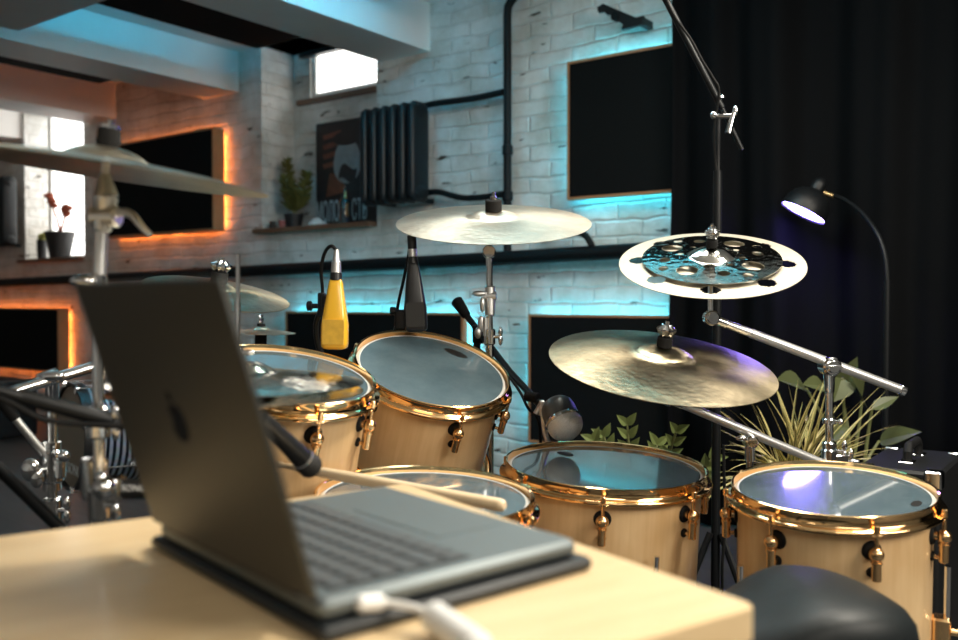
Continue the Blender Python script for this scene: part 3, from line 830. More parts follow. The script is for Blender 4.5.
# rack tom stand: one double post between the toms
def post_stand(name, label, base, top, r, tri=.26, mat='chrome', clampz=(.45,), a0=20, h=.3):
    o = thing(name, label, 'stand', V((base.x, base.y, 0)))
    b = V((base.x, base.y, .05))
    zc = clampz[0]
    mid = b.lerp(top, (zc - b.z) / max(top.z - b.z, .1))
    obj('lower_tube', MB().cyl(b, mid, r * 1.25), mat, o)
    obj('upper_tube', MB().cyl(mid, top, r), mat, o)
    for z in clampz:
        q = b.lerp(top, (z - b.z) / max(top.z - b.z, .1))
        m = MB(); m.cyl(q - V((0, 0, .02)), q + V((0, 0, .02)), r * 1.8, n=16, bev=.003)
        m.cyl(q, q + V((r * 3.2, -r * 1.2, 0)), .004)
        m.ball(q + V((r * 3.4, -r * 1.3, .012)), .008, 10, sq=(.7, .7, 1.6)); m.ball(q + V((r * 3.4, -r * 1.3, -.008)), .008, 10, sq=(.7, .7, 1.6))
        obj('height_clamp', m, mat, o)
    tripod(o, V((base.x, base.y, 0)), h, tri, .007, mat, a0)
    return o
jA = drumA[1] @ V((-.155 * math.cos(math.radians(-40)), -.155 * math.sin(math.radians(-40)), -.12))
jB = drumB[1] @ V((-.17, 0, -.14))
pt = V((jA.x * .5 + jB.x * .5 - .02, 2.12, .62))
o = post_stand('tom_stand', 'chrome double tom stand behind the two rack toms', pt, pt, .016, .2)
for j in (jA, jB):
    obj('tom_arm', MB().tube([pt, V((j.x, j.y + .07, j.z - .01)), j], .008, 10), 'chrome', o)

# ---------------------------------------------------------------- cymbals
def cym_profile(Rr, bell=.27, bow=.055, bh=.10):
    pr = []
    rb = Rr * bell
    top = []
    for k in range(9):
        f = k / 8; top.append((.006 + (rb - .006) * f, Rr * bow + Rr * bh * (1 - f ** 2.4)))
    for k in range(1, 13):
        f = k / 12; r = rb + (Rr - rb) * f
        top.append((r, Rr * bow * (1 - f ** 1.6)))
    th = .0012
    return top + [(r, z - th) for r, z in reversed(top)]

def cymbal(name, label, px, py, dep, Rr, tilt, roll, mat, bell=.27, bow=.055, bh=.10, cat='cymbal', off=0.0):
    p = P(px, py, dep); n = nrm(tilt, roll); F = frame(p, n)
    o = obj(name, MB(F @ Matrix.Translation((0, 0, off))).lathe(cym_profile(Rr, bell, bow, bh), None, 128, closed=True), mat, None, T=F, angle=60)
    tag(o, label, cat)
    return o, F

def nut_parts(o, F, z0, kind='crystal', sc=1.0):
    """felt/sleeve and nut on top of a cymbal, parts of its stand"""
    m = MB(F); m.cyl((0, 0, z0), (0, 0, z0 + .022 * sc), .0155 * sc, .0155 * sc, 24, bev=.002); m.cyl((0, 0, z0 - .03), (0, 0, z0), .0045, n=10)
    obj('felt', m, 'felt', o, T=F)
    m = MB(F)
    z = z0 + .022 * sc
    if kind == 'crystal':
        rg = []
        for (r, zz) in ((.009, z), (.013, z + .003), (.0185, z + .015), (.0175, z + .019), (.012, z + .022), (.009, z + .027)):
            rg.append([(r * sc * (1 + .1 * (-1) ** k) * math.cos(2 * PI * k / 20), r * sc * (1 + .1 * (-1) ** k) * math.sin(2 * PI * k / 20), zz) for k in range(20)])
        m.loft(rg)
        m.cyl((0, 0, z + .02), (0, 0, z + .034), .0045)
    else:
        m.cyl((0, 0, z), (0, 0, z + .02), .004); m.cyl((0, 0, z), (0, 0, z + .008), .008)
    obj('wing_nut', m, 'chrome', o, T=F)

def tilter(o, F, ztop, bend, down):
    """short rod below a cymbal ending in a ratchet joint"""
    m = MB(); m.cyl(F @ V((0, 0, ztop)), bend, .0065, n=12)
    m.cyl(F @ V((0, 0, -.002)), F @ V((0, 0, .01)), .014, .02, n=16)
    obj('cymbal_rod', m, 'chrome', o)
    m = MB(); d = V((0, 1, 0))
    m.cyl(bend - d * .014, bend + d * .014, .0165, n=20, bev=.003); m.cyl(bend - d * .02, bend - d * .013, .011, n=16)
    m.cyl(bend, bend + down * .035, .011, n=14)
    obj('tilter', m, 'chrome', o)

# G: pale crash, top centre
cG, FG = cymbal('crash_cymbal', 'pale crash cymbal at top centre in front of the brick wall', 493.5, 222.5, 2.2, .238, 16.5, -.3, 'cympale', bow=.06, bh=.06)
base = P(490, 420, 2.2); top = P(489.5, 268, 2.2)
oG = post_stand('cymbal_stand', 'chrome straight stand holding the pale top centre crash', base, top, .0078, .22, clampz=(.86,), a0=70)
bend = P(489, 252, 2.2)
tilter(oG, FG, .022, bend, top - bend)
obj('hex_joint', MB().cyl(bend, top, .0085), 'chrome', oG)
nut_parts(oG, FG, .238 * .116, 'pin', 1.3)
m = MB(); q = P(484, 296, 2.2)
m.cyl(q, q + V((.03, -.005, 0)), .011, n=14); m.ball(q + V((-.012, -.012, .006)), .011, 12, sq=(1.7, .7, .6)); m.ball(q + V((-.004, -.02, -.02)), .009, 12, sq=(.7, .7, 2.0)); m.cyl(P(490, 286, 2.2), P(490, 316, 2.2), .0125, n=14, bev=.003)
m.cyl(P(486, 318, 2.2), P(486, 336, 2.2), .008, n=10)
obj('wing_clamp', m, 'satin', oG)

# H: effects stack
def holed_cymbal(label, T, Rr, hz, holes_, mat, n=192, nr=60):
    """thin disc with round holes cut out of a polar grid"""
    m = MB(T)
    inh = lambda x, y: any((x - c * -math.sin(math.radians(a))) ** 2 + (y - c * math.cos(math.radians(a))) ** 2 < q * q for c, a, q in holes_)
    vs = {}; V_ = []; F_ = []
    def vid(i, k, s):
        key = (i, k % n, s)
        if key not in vs:
            r = .007 + (Rr - .007) * i / nr; a = 2 * PI * k / n
            vs[key] = len(V_); V_.append((r * math.cos(a), r * math.sin(a), hz(r) - (.0013 if s else 0)))
        return vs[key]
    keep = set()
    for i in range(nr):
        for k in range(n):
            r = .007 + (Rr - .007) * (i + .5) / nr; a = 2 * PI * (k + .5) / n
            if not inh(r * math.cos(a), r * math.sin(a)): keep.add((i, k))
    for (i, k) in sorted(keep):
        F_.append((vid(i, k, 0), vid(i + 1, k, 0), vid(i + 1, k + 1, 0), vid(i, k + 1, 0)))
        F_.append((vid(i, k + 1, 1), vid(i + 1, k + 1, 1), vid(i + 1, k, 1), vid(i, k, 1)))
        for (e, a_, b_) in (((i, (k + 1) % n), (i, k + 1), (i + 1, k + 1)), ((i, (k - 1) % n), (i, k), (i + 1, k)), ((i + 1, k), (i + 1, k), (i + 1, k + 1)), ((i - 1, k), (i, k), (i, k + 1))):
            if e not in keep: F_.append((vid(*a_, 0), vid(*b_, 0), vid(*b_, 1), vid(*a_, 1)))
    m.add(V_, F_)
    o = obj('effects_cymbal', m, mat, None, T=T, angle=50)
    tag(o, label, 'cymbal')
FH = frame(P(711, 263, 1.95), nrm(23, -4))
R1 = .197
holed_cymbal('wide pale outer cymbal at the bottom of the stack near the lamp', FH, R1, lambda r: R1 * .035 * (1 - (r / R1) ** 1.6), [(.156, -15 + 45 * k, .0195) for k in range(8)], 'cymwhite', 240, 72)
HH = FH @ Matrix.Translation((0, 0, .011))
R2 = .147
holed_cymbal('shiny smaller cymbal full of round holes lying on the pale outer cymbal', HH, R2, lambda r: .006 + .018 * max(0, 1 - (r / .05) ** 2.2) if r < .05 else .006 * (1 - ((r - .05) / (R2 - .05)) ** 1.5),
             [(.098, 45 + 90 * k, .0225) for k in range(4)] + [(.1, 90 * k, .0125) for k in range(4)] + [(.066, 22 + 45 * k, .007) for k in range(8)] + [(.122, 22 + 90 * k, .0105) for k in range(4)], 'cymbrill')
jH = P(711, 318, 1.95)
post = P(829, 365, 1.97)
oH = post_stand('cymbal_stand', 'chrome boom stand whose long arm carries the holed cymbal stack', P(830, 520, 1.97), P(829.5, 383, 1.97), .0085, .22, clampz=(.62,), a0=100)
tilter(oH, FH, .0, jH, (P(905, 392, 1.99) - jH).normalized())
nut_parts(oH, HH, .026, 'crystal', .8)
arm = MB(); e = P(904, 391, 1.99); arm.cyl(jH, jH.lerp(e, .22), .0085, .0095); arm.cyl(jH.lerp(e, .2), e, .0105, n=20, bev=.002)
obj('boom_arm', arm, 'satin', oH)
m = MB(); d = (e - jH).normalized(); m.cyl(e - d * .012, e + d * .002, .0125, n=18, bev=.002); obj('end_cap', m, 'chrome', oH)
m = MB(); q = P(829, 366, 1.965)
m.cyl(q - V((0, .024, 0)), q + V((0, .018, 0)), .0205, n=24, bev=.004); m.cyl(q - V((0, .032, 0)), q - V((0, .022, 0)), .014, n=20, bev=.002); m.cyl(q, P(829.5, 392, 1.97), .014, .010, n=16); m.box(q - V((0, .034, 0)), (.03, .006, .008), bev=.002)
obj('boom_ratchet', m, 'chrome', oH)
m = MB()
q = P(829.5, 421, 1.97); m.cyl(q - V((0, 0, .006)), q + V((0, 0, .006)), .0155, n=18, bev=.002); m.ball(q + V((.02, -.01, 0)), .007, 10)
obj('memory_lock', m, 'chrome', oH)
m = MB(); q = P(829.5, 459, 1.97); m.cyl(q - V((0, 0, .022)), q + V((0, 0, .022)), .0175, n=18, bev=.003); m.box(q + V((.022, -.005, 0)), (.03, .02, .022), bev=.004); m.ball(q + V((.05, -.01, -.004)), .009, 10, sq=(1.8, .7, .7)); m.ball(q + V((.042, -.012, .012)), .007, 10, sq=(.8, .7, 1.8)); m.cyl(P(829.5, 459, 1.97), P(829.5, 500, 1.97), .0135)
obj('height_lock', m, 'chrome', oH)

# I: large ride
cI, FI = cymbal('ride_cymbal', 'large hammered ride cymbal over the middle floor tom', 661.5, 364, 1.85, .232, 15, 5, 'cym', bow=.085, bh=.075)
oI = post_stand('cymbal_stand', 'chrome boom stand under the large ride cymbal', P(750, 560, 1.93), P(750, 455, 1.93), .008, .18, clampz=(.5,), a0=200)
jI = P(668, 398, 1.88)
tilter(oI, FI, .03, jI, (P(820, 462, 1.93) - jI).normalized())
nut_parts(oI, FI, .232 * .158, 'crystal')
e = P(822, 463, 1.96); m = MB(); m.cyl(jI, e, .0095, n=18, bev=.002); obj('boom_arm', m, 'satin', oI)
m = MB(); q = P(750, 441, 1.92)
m.cyl(q - V((0, .02, 0)), q + V((0, .016, 0)), .014, n=18, bev=.003); m.cyl(q, P(750, 460, 1.93), .011); m.ball(q + V((-.022, -.015, .008)), .008, 10, sq=(1.6, .7, .8)); obj('boom_ratchet', m, 'chrome', oI)
m = MB(); m.cyl(P(750, 475, 1.93), P(750, 482, 1.93), .015, n=16, bev=.002); m.ball(P(743, 478, 1.925), .008, 10)
obj('memory_lock', m, 'chrome', oI)

# F: foreground crash on the left
cF, FF = cymbal('crash_cymbal', 'large crash cymbal close by at upper left seen from just below', 105, 171, 1.10, .197, 1.6, 7.8, 'cymdark', bow=.065, bh=.085)
pt = P(97, 300, 1.1); base = P(96, 420, 1.1)
oF = post_stand('cymbal_stand', 'chrome stand of the close crash cymbal at the left', base, P(98, 300, 1.1), .0072, .16, clampz=(.70, .80), a0=50)
bend = P(104, 217, 1.1)
m = MB(); m.cyl(FF @ V((0, 0, .02)), FF @ V((0, 0, -.02)), .0052); m.cyl(FF @ V((0, 0, -.004)), P(106, 196, 1.1), .0065, .015, 14); m.cyl(P(106, 196, 1.1), P(104, 212, 1.1), .015, .012, 14, bev=.002)
obj('cymbal_rod', m, 'satin', oF)
m = MB(); d = V((1, -.15, 0)).normalized()
m.cyl(bend - d * .016, bend + d * .02, .0135, n=18, bev=.003)
m.cyl(P(102, 222, 1.1), P(98, 300, 1.1), .0082); m.cyl(P(103, 214, 1.1), P(102, 232, 1.1), .0135, .011, 14, bev=.002)
obj('tilter', m, 'satin', oF)
m = MB(); m.tube([bend, P(122, 212, 1.09), P(133, 216, 1.085), P(141, 226, 1.08), P(150, 235, 1.08)], [.006, .006, .0075, .006, .004], 10, smooth=3)
obj('tilter_lever', m, 'satin', oF)
m = MB(FF); z0 = .192 * .148
m.cyl((0, 0, z0 - .004), (0, 0, z0 + .024), .0135, n=20, bev=.002); m.cyl((0, 0, z0 + .006), (0, 0, z0 + .01), .0145, n=20)
obj('felt', m, 'felt', oF, T=FF)
m = MB(FF); m.cyl((0, 0, z0 + .022), (0, 0, z0 + .034), .0035); m.cyl((0, 0, z0 + .022), (0, 0, z0 + .027), .0125, n=8)
obj('wing_nut', m, 'chrome', oF, T=FF)
m = MB(); q = P(82, 281, 1.08); m.ball(q, .009, 12, sq=(1.7, .7, .8)); m.cyl(q, P(97, 284, 1.1), .006); m.cyl(P(97, 274, 1.1), P(97, 294, 1.1), .0115, n=14, bev=.002)
obj('memory_lock', m, 'chrome', oF)
m = MB(); q = P(94, 478, 1.12); m.cyl(q - V((0, 0, .025)), q + V((0, 0, .025)), .0165, n=18, bev=.003); m.ball(P(104, 488, 1.08), .014, 12); m.ball(P(101, 478, 1.08), .008, 10)
m.box(P(112, 488, 1.1), (.03, .022, .03), bev=.005); m.cyl(P(115, 489, 1.1), P(160, 489, 1.12), .010, n=16)
obj('multi_clamp', m, 'chrome', oF)
m = MB(); m.cyl(P(121, 489, 1.1), P(151, 489, 1.11), .0125, n=18, bev=.002); bd = obj('badge', m, 'badge', oF)
obj('lettering', text_mb('SONOR', .0105, frame(P(136, 488.5, 1.0895), V((0, -1, 0)), V((1, 0, 0))), .0006, shear=.2, space=1.05), 'letter', bd)

# J: cymbal behind the laptop, splash, hi-hat
cJ, FJ = cymbal('crash_cymbal', 'crash cymbal tipping down to the right just over the laptop screen', 217, 293, 2.13, .170, 9.5, 12, 'cym', bow=.07, bh=.07)
oJ = post_stand('cymbal_stand', 'chrome stand behind the laptop under the tipping crash', P(215, 380, 2.13), P(215, 320, 2.13), .0075, .2, clampz=(.6,), a0=10)
obj('cymbal_rod', MB().cyl(P(215, 320, 2.13), FJ @ V((0, 0, .02)), .006), 'chrome', oJ)
nut_parts(oJ, FJ, .178 * .135, 'crystal', 1.25)
cK, FK = cymbal('splash_cymbal', 'tiny splash cymbal seen edge-on above the left rack tom', 261, 332.5, 2.6, .098, 1.0, 2, 'cymdark', bow=.08, bh=.11)
oK = post_stand('cymbal_stand', 'thin stand of the tiny splash cymbal behind the left rack tom', P(260, 400, 2.6), P(260, 352, 2.6), .008, .2, clampz=(.6,), a0=40)
m = MB(FK); m.cyl((0, 0, -.05), (0, 0, -.004), .017, n=16, bev=.002); m.cyl((0, 0, .016), (0, 0, .026), .012, n=14)
obj('felt', m, 'felt', oK, T=FK)
m = MB(FK); m.cyl((0, 0, .024), (0, 0, .05), .005); m.ball((.012, 0, .04), .009, 10, sq=(1, .5, 1.5)); m.ball((-.012, 0, .04), .009, 10, sq=(1, .5, 1.5)); m.cyl((0, 0, -.08), (0, 0, -.05), .007)
obj('wing_nut', m, 'chrome', oK, T=FK)

hh = P(238, 385, 1.3)
Fh = frame(hh, nrm(0.6, .5))
o = obj('hi_hat_cymbal', MB(Fh @ Matrix.Translation((0, 0, .004))).lathe(cym_profile(.180, .3, .085, .09), None, 128, closed=True), 'cymbrill', None, T=Fh, angle=60)
M['hat'] = cymbal_mat('polished_hat_bronze', (.86, .78, .62), .12, .5, .8, .0015)
o.data.materials[0] = M['hat']
tag(o, 'top cymbal of the hi-hat pair beside the laptop screen', 'cymbal')
Fh2 = Fh @ Matrix.Translation((0, 0, -.010)) @ Matrix.Rotation(PI, 4, 'X')
o = obj('hi_hat_cymbal', MB(Fh2).lathe(cym_profile(.180, .3, .075, .09), None, 128, closed=True), 'hat', None, T=Fh2, angle=60)
tag(o, 'bottom cymbal of the hi-hat pair beside the laptop screen', 'cymbal')
oh = post_stand('hi_hat_stand', 'chrome hi-hat stand with thin pull rod rising behind the laptop', V((hh.x, hh.y, 0)), V((hh.x, hh.y, hh.z - .045)), .011, .17, clampz=(.5,), a0=95)
m = MB(); m.cyl((hh.x, hh.y, hh.z - .05), P(238, 255, 1.3), .0032); obj('pull_rod', m, 'chrome', oh)
m = MB(); m.cyl((hh.x, hh.y, hh.z + .030), (hh.x, hh.y, hh.z + .055), .009, n=14, bev=.002); m.ball((hh.x + .015, hh.y, hh.z + .047), .006, 10, sq=(1.6, .7, .7)); obj('clutch', m, 'chrome', oh)

# ---------------------------------------------------------------- microphones
def sq_ring(c, ax, ay, w, d, e=.5, n=28):
    out = []
    for k in range(n):
        a = 2 * PI * k / n; co, si = math.cos(a), math.sin(a)
        out.append(c + ax * (math.copysign(abs(co) ** e, co) * w) + ay * (math.copysign(abs(si) ** e, si) * d))
    return out
def hanging_mic(label, top, bot, wt, wb, body, grille, dep, split):
    """square-section tapering mic hanging head-down, top/bot in photo positions"""
    a = P(*top, dep); b = P(*bot, dep); ax = (a - b).normalized(); L_ = (a - b).length
    o = thing('microphone', label, 'microphone', b)
    X = V((1, 0, 0)); X = (X - ax * X.dot(ax)).normalized(); Y = X.cross(ax)     # Y points away / to the camera
    rings = []
    for f, k in ((0, .55), (.012, .82), (.04, .97), (.09, 1), (.35, 1.0), (.55, .93), (.8, .74), (.95, .57), (.985, .52), (1, .4)):
        w = wb * k if f < .5 else wb + (wt - wb) * ((f - .35) / .65) if f < .96 else wt * k / .57
        rings.append(sq_ring(b + ax * L_ * f, X, Y, w, w * .82))
    obj('body', MB().loft(rings), body, o, angle=50)
    g = MB()
    s = -1 if Y.y > 0 else 1
    off = Y * s * wb * .82
    def lip(f0, f1, w, dd):
        c0 = b + ax * L_ * f0; c1 = b + ax * L_ * f1
        n_ = 8; pts = []
        for (cc, ww) in ((c0, w), (c0.lerp(c1, .1), w), (c0.lerp(c1, .9), w), (c1, w * .98)):
            pts.append([cc + X * (ww * (2 * i / n_ - 1)) + off * 1.0 + Y * s * dd for i in range(n_ + 1)])
        g.loft(pts, None, 0, False, False)
        bk = [[p - Y * s * .006 for p in r] for r in pts]; g.loft(bk, None, 0, False, False)
        # rim joining the two skins
        per = pts[0] + [r[-1] for r in pts[1:]] + pts[-1][::-1][1:] + [r[0] for r in pts[1:-1]][::-1]
        per2 = [p - Y * s * .006 for p in per]
        g.loft([per, per2], None, 0, False, True)
    lip(.075, split, wb * .80, .0016)
    obj('grille', g, grille, o)
    return o, a, b, ax, X, Y * s
oy, a, b, ax, X, Yf = hanging_mic('glossy yellow microphone hanging head-down over the left rack tom', (336, 278.5), (334.5, 349.5), .0125, .0265, 'yellow', 'yellowgrille', 1.8, .42)
m = MB(); m.cyl(a - ax * .004, a + ax * .012, .0125, .0115, 20, bev=.001); obj('collar', m, 'micblack', oy)
m = MB(); m.cyl(a + ax * .010, a + ax * .034, .0105, .0095, 20, bev=.001); m.cyl(a + ax * .034, a + ax * .058, .0085, .0042, 16); obj('connector', m, 'satin', oy)
e = a + ax * .056
pts = [e, P(332, 246, 1.8), P(327, 249, 1.81), P(323, 258, 1.82), P(321, 272, 1.83), P(322.5, 292, 1.84), P(321, 318, 1.86), P(322, 350, 1.88), P(330, 385, 1.95)]
tag(obj('microphone_cable', MB().tube(pts, .0036, 8, smooth=5), 'rubber'), 'black cable looping out of the top of the yellow microphone', 'cable')
m = MB(); q = P(322, 305, 1.83); m.box(q, (.014, .03, .05), bev=.004); m.box(P(327, 303, 1.815), (.02, .012, .03), bev=.003)
m.cyl(P(309, 306, 1.83), P(322, 306, 1.83), .005); m.cyl(P(307, 306, 1.83), P(312, 306, 1.83), .0105, n=12, bev=.002)
m.tube([P(320, 312, 1.83), P(316, 325, 1.84), P(318, 345, 1.85), P(326, 366, 1.85)], .006, 8, smooth=3)
obj('mic_clip', m, 'blackmetal', oy)

ob, a, b, ax, X, Yf = hanging_mic('slim black microphone hanging head-down over the steep rack tom', (413, 262), (416.5, 332), .0125, .0262, 'micblack', 'micgrille', 2.1, .42)
m = MB(); m.cyl(a - ax * .004, a + ax * .012, .0125, .0105, 20, bev=.001); m.cyl(a + ax * .03, a + ax * .062, .0105, .011, 16, bev=.001); obj('collar', m, 'micblack', ob)
m = MB(); m.cyl(a + ax * .012, a + ax * .031, .0098, .0098, 20, bev=.001); obj('connector', m, 'satin', ob)
e = a + ax * .058
pts = [e, P(412.5, 239, 2.1), P(411, 244, 2.11), P(408, 258, 2.12), P(403.5, 280, 2.13), P(398, 305, 2.15), P(395, 330, 2.2), P(396, 360, 2.3)]
tag(obj('microphone_cable', MB().tube(pts, .0036, 8, smooth=5), 'rubber'), 'black cable hanging down the left side of the black microphone', 'cable')
m = MB(); m.box(P(401, 320, 2.13), (.028, .03, .045), bev=.005); m.cyl(P(391, 312, 2.13), P(404, 312, 2.13), .006); m.cyl(P(390, 311, 2.13), P(396, 311, 2.13), .010, n=12, bev=.002)
m.tube([P(406, 318, 2.13), P(398, 326, 2.14), P(396, 332, 2.14), P(400, 340, 2.13)], .007, 8, smooth=3)
obj('mic_clip', m, 'blackmetal', ob)

# big grey-grilled mic on its boom stand
a = P(556, 405, 2.0); b = P(569, 434, 1.95); ax = (b - a).normalized(); FM = frame(a, ax)
o = thing('microphone', 'stout dark microphone with a silver mesh grille aimed at the middle floor tom', 'microphone', a)
m = MB(FM).lathe([(0, -.012), (.012, -.012), (.028, -.006), (.036, .004), (.0385, .016), (.0385, .042), (.037, .044), (0, .044)], None, 40); obj('body', m, 'micgrey', o, T=FM)
m = MB(FM).lathe([(.036, .042), (.041, .043), (.0425, .047), (.041, .052), (.036, .053)], None, 40, closed=True); obj('ring', m, 'chrome', o, T=FM)
m = MB(FM).lathe([(.0385, .050)] + [(.0395 * math.cos(q), .056 + .033 * math.sin(q)) for q in [PI / 2 * k / 8 for k in range(8)]] + [(0, .089)], None, 40); obj('grille', m, 'wiremesh', o, T=FM)
m = MB(); m.cyl(P(542, 403, 2.02), P(536, 414, 2.02), .007); m.tube([P(543, 415, 2.0), P(545, 432, 2.0), P(548, 442, 2.0)], .006, 8, smooth=3); m.box(P(542, 408, 2.02), (.012, .02, .035), bev=.003)
obj('swivel_mount', m, 'satin', o)
og = thing('microphone_stand', 'black boom stand reaching down to the silver-grilled microphone', 'microphone stand', V((P(477, 330, 2.35).x, 2.35, 0)))
pb_ = P(477, 330, 2.35)
bd = [P(459, 303, 2.4), P(466, 315, 2.39), P(480, 333, 2.35), P(510, 372, 2.2), P(540, 405, 2.03)]
obj('boom_arm', MB().tube(bd, .0085, 12), 'blackmetal', og)
m = MB(); m.cyl(P(456, 300, 2.41), P(467, 316.5, 2.385), .0165, .0125, 16, bev=.004); obj('counterweight', m, 'rubber', og)
m = MB(); m.box(P(478, 334, 2.36), (.03, .03, .05), bev=.006); m.cyl(P(478, 331, 2.36), P(483, 331, 2.3), .008); obj('clutch', m, 'blackmetal', og)
m = MB(); q = P(481, 324, 2.28); m.ball(q, .010, 12, sq=(.9, .5, 2.2)); m.ball(P(478, 333, 2.28), .009, 12, sq=(1, .6, 1.6)); obj('wing_bolt', m, 'satin', og)
obj('upright', MB().cyl((pb_.x, 2.36, .05), P(477, 332, 2.36), .0095), 'blackmetal', og)
m = MB(); m.ball(P(532, 397, 2.05), .014, 12, sq=(1.3, .8, .8)); m.cyl(P(526, 396, 2.06), P(538, 398, 2.04), .012, n=12, bev=.002); obj('cable_clip', m, 'rubber', og)
tripod(og, V((pb_.x, 2.36, 0)), .25, .17, .007, 'blackmetal', 80)
tag(obj('microphone_cable', MB().tube([P(487, 344, 2.32), P(506, 372, 2.2), P(520, 392, 2.09), P(528, 408, 2.06), P(536, 416, 2.05), P(540, 428, 2.05), P(541, 455, 2.06)], .0035, 8, smooth=4), 'rubber'), 'black cable strapped along the boom of the silver-grilled microphone', 'cable')

# snare mic and its boom stand at the left
a = P(262, 418, 1.12); b = P(313, 469, 1.19); ax = (b - a).normalized(); FM = frame(a, ax); Ls = (b - a).length
o = thing('microphone', 'slim black microphone poking past the laptop screen towards the snare', 'microphone', a)
obj('body', MB(FM).lathe([(0, 0), (.009, 0), (.0105, .01), (.0125, Ls * .55), (.0145, Ls - .022), (0, Ls - .022)], None, 24), 'micblack', o, T=FM)
obj('grille', MB(FM).lathe([(.0150, Ls - .022), (.0160, Ls - .019), (.0160, Ls - .004), (.014, Ls), (0, Ls)], None, 24), 'micgrille', o, T=FM)
obj('ring', MB(FM).lathe([(.0125, Ls - .026), (.0152, Ls - .026), (.0152, Ls - .0225), (.0125, Ls - .0225)], None, 24, closed=True), 'satin', o, T=FM)
os_ = thing('microphone_stand', 'black boom stand reaching across the left edge to the snare microphone', 'microphone stand', V((P(-60, 375, 1.0).x, 1.0, 0)))
q0 = P(-60, 372, 1.0)
obj('boom_arm', MB().tube([P(-110, 358, .98), q0, P(0, 391, 1.03), P(60, 408, 1.07), P(125, 424, 1.10), P(200, 420, 1.12), P(262, 418, 1.12)], .0075, 12, smooth=4), 'blackmetal', os_)
obj('boom_sleeve', MB().cyl(P(20, 396, 1.045), P(112, 421, 1.095), .0095, n=14, bev=.002), 'blackmetal', os_)
obj('upright', MB().cyl((q0.x, q0.y, .04), q0, .009), 'blackmetal', os_)
tripod(os_, V((q0.x, q0.y, 0)), .3, .2, .008, 'blackmetal', 0)
tag(obj('microphone_cable', MB().tube([P(-60, 384, 1.0), P(0, 398, 1.02), P(40, 418, 1.05), P(80, 424, 1.07), P(120, 426, 1.08), P(180, 430, 1.1), P(262, 420, 1.115)], .0035, 8, smooth=4), 'rubber'), 'thin black cable drooping under the boom at the left edge', 'cable')

# tall overhead boom stand in front of the curtain
zt_ = 2.3; tb_ = P(718, 116, zt_)
o = thing('microphone_stand', 'tall black boom stand rising in front of the curtain out of frame', 'microphone stand', V((tb_.x, tb_.y, 0)))
pbot = P(717, 600, zt_)
obj('upright', MB().cyl((tb_.x, tb_.y, .05), (tb_.x, tb_.y, tb_.z - .14), .0115), 'blackmetal', o)
obj('upper_tube', MB().cyl((tb_.x, tb_.y, tb_.z - .15), tb_, .0075), 'blackmetal', o)
bm0 = P(640, -50, zt_ - .02); bm1 = P(742, 150, zt_ - .045)
obj('boom_arm', MB().cyl(bm0, P(722, 108, zt_ - .04), .0085), 'blackmetal', o)
obj('boom_tail', MB().cyl(P(722, 108, zt_ - .04), bm1, .006), 'blackmetal', o)
m = MB(); q = P(721, 96, zt_ - .04); m.lathe([(.009, -.004), (.013, 0), (.009, .004)], frame(q, V((.2, -.5, .9))), 20, closed=True); obj('boom_ring', m, 'chrome', o); m = MB(); m.cyl(P(714, 116, zt_ - .03), P(732, 116, zt_ - .06), .007); m.cyl(P(734, 112, zt_ - .06), P(728, 134, zt_ - .06), .0065, .009, 12, bev=.002); m.ball(P(735.5, 111, zt_ - .06), .010, 12, sq=(.8, .7, 1.3)); m.ball(P(714, 115, zt_ - .04), .010, 12)
obj('wing_bolt', m, 'chrome', o)
tripod(o, V((tb_.x, tb_.y, 0)), .35, .17, .009, 'blackmetal', 75)
tag(obj('microphone_cable', MB().tube([P(655, -30, zt_ - .06), P(672, 12, zt_ - .06), P(690, 38, zt_ - .06), P(702, 60, zt_ - .06), P(713, 78, zt_ - .06), P(719, 92, zt_ - .06), P(714, 130, zt_ - .03), P(716, 170, zt_ - .02)], .0035, 8, smooth=4), 'rubber'), 'black cable wound down the overhead boom in front of the curtain', 'cable')
tag(obj('microphone_cable', MB().tube([P(723.5, 445, zt_ - .03), P(724.5, 500, zt_ - .03), P(724, 540, zt_ - .03), P(722, 575, zt_ - .03), P(724, 640, zt_)], .004, 8, smooth=4), 'rubber'), 'black cable hanging beside the tall stand between the floor toms', 'cable')

# ---------------------------------------------------------------- desk, laptop
ZT = .715
tc0 = on_plane(756, 603, ZT)
ad = V((-.559, .829, 0)).normalized(); bd_ = V((.829, .559, 0)).normalized()
far = .552; wid = 1.35
FT = Matrix((-bd_, -ad, V((0, 0, 1)))).transposed().to_4x4(); FT.translation = tc0      # x: along near edge to the left, y: towards the user side
ot = thing('table', 'pale wooden table under the laptop', 'table', V((tc0.x, tc0.y, 0)) - bd_ * .6 + ad * .3)
m = MB(FT); m.box((wid / 2, -far / 2, -.016), (wid, far, .032), bev=.006); obj('tabletop', m, 'table', ot, T=FT)
for (x, y) in ((.06, -.06), (wid - .06, -.06), (.06, -far + .06), (wid - .06, -far + .06)):
    m = MB(FT); m.box((x, y, -(ZT + .032) / 2), (.045, .045, ZT - .032)); obj('leg', m, 'blackmetal', ot, T=FT)

ZD = .742                      # top of the laptop deck
A = on_plane(321, 602, ZD); B = on_plane(159, 521, ZD); Cc = on_plane(590, 553, ZD)
hx = (B - A).normalized(); sy = V((hx.y, -hx.x, 0))
if sy.dot(Cc - A) < 0: sy = -sy
LW, LD = (B - A).length * 1.0, (Cc - A).dot(sy) * 1.11
FL = Matrix((hx, -sy, V((0, 0, 1)))).transposed().to_4x4()
FL = Matrix((hx, sy, hx.cross(sy))).transposed().to_4x4(); FL.translation = A
up = 1 if hx.cross(sy).z > 0 else -1
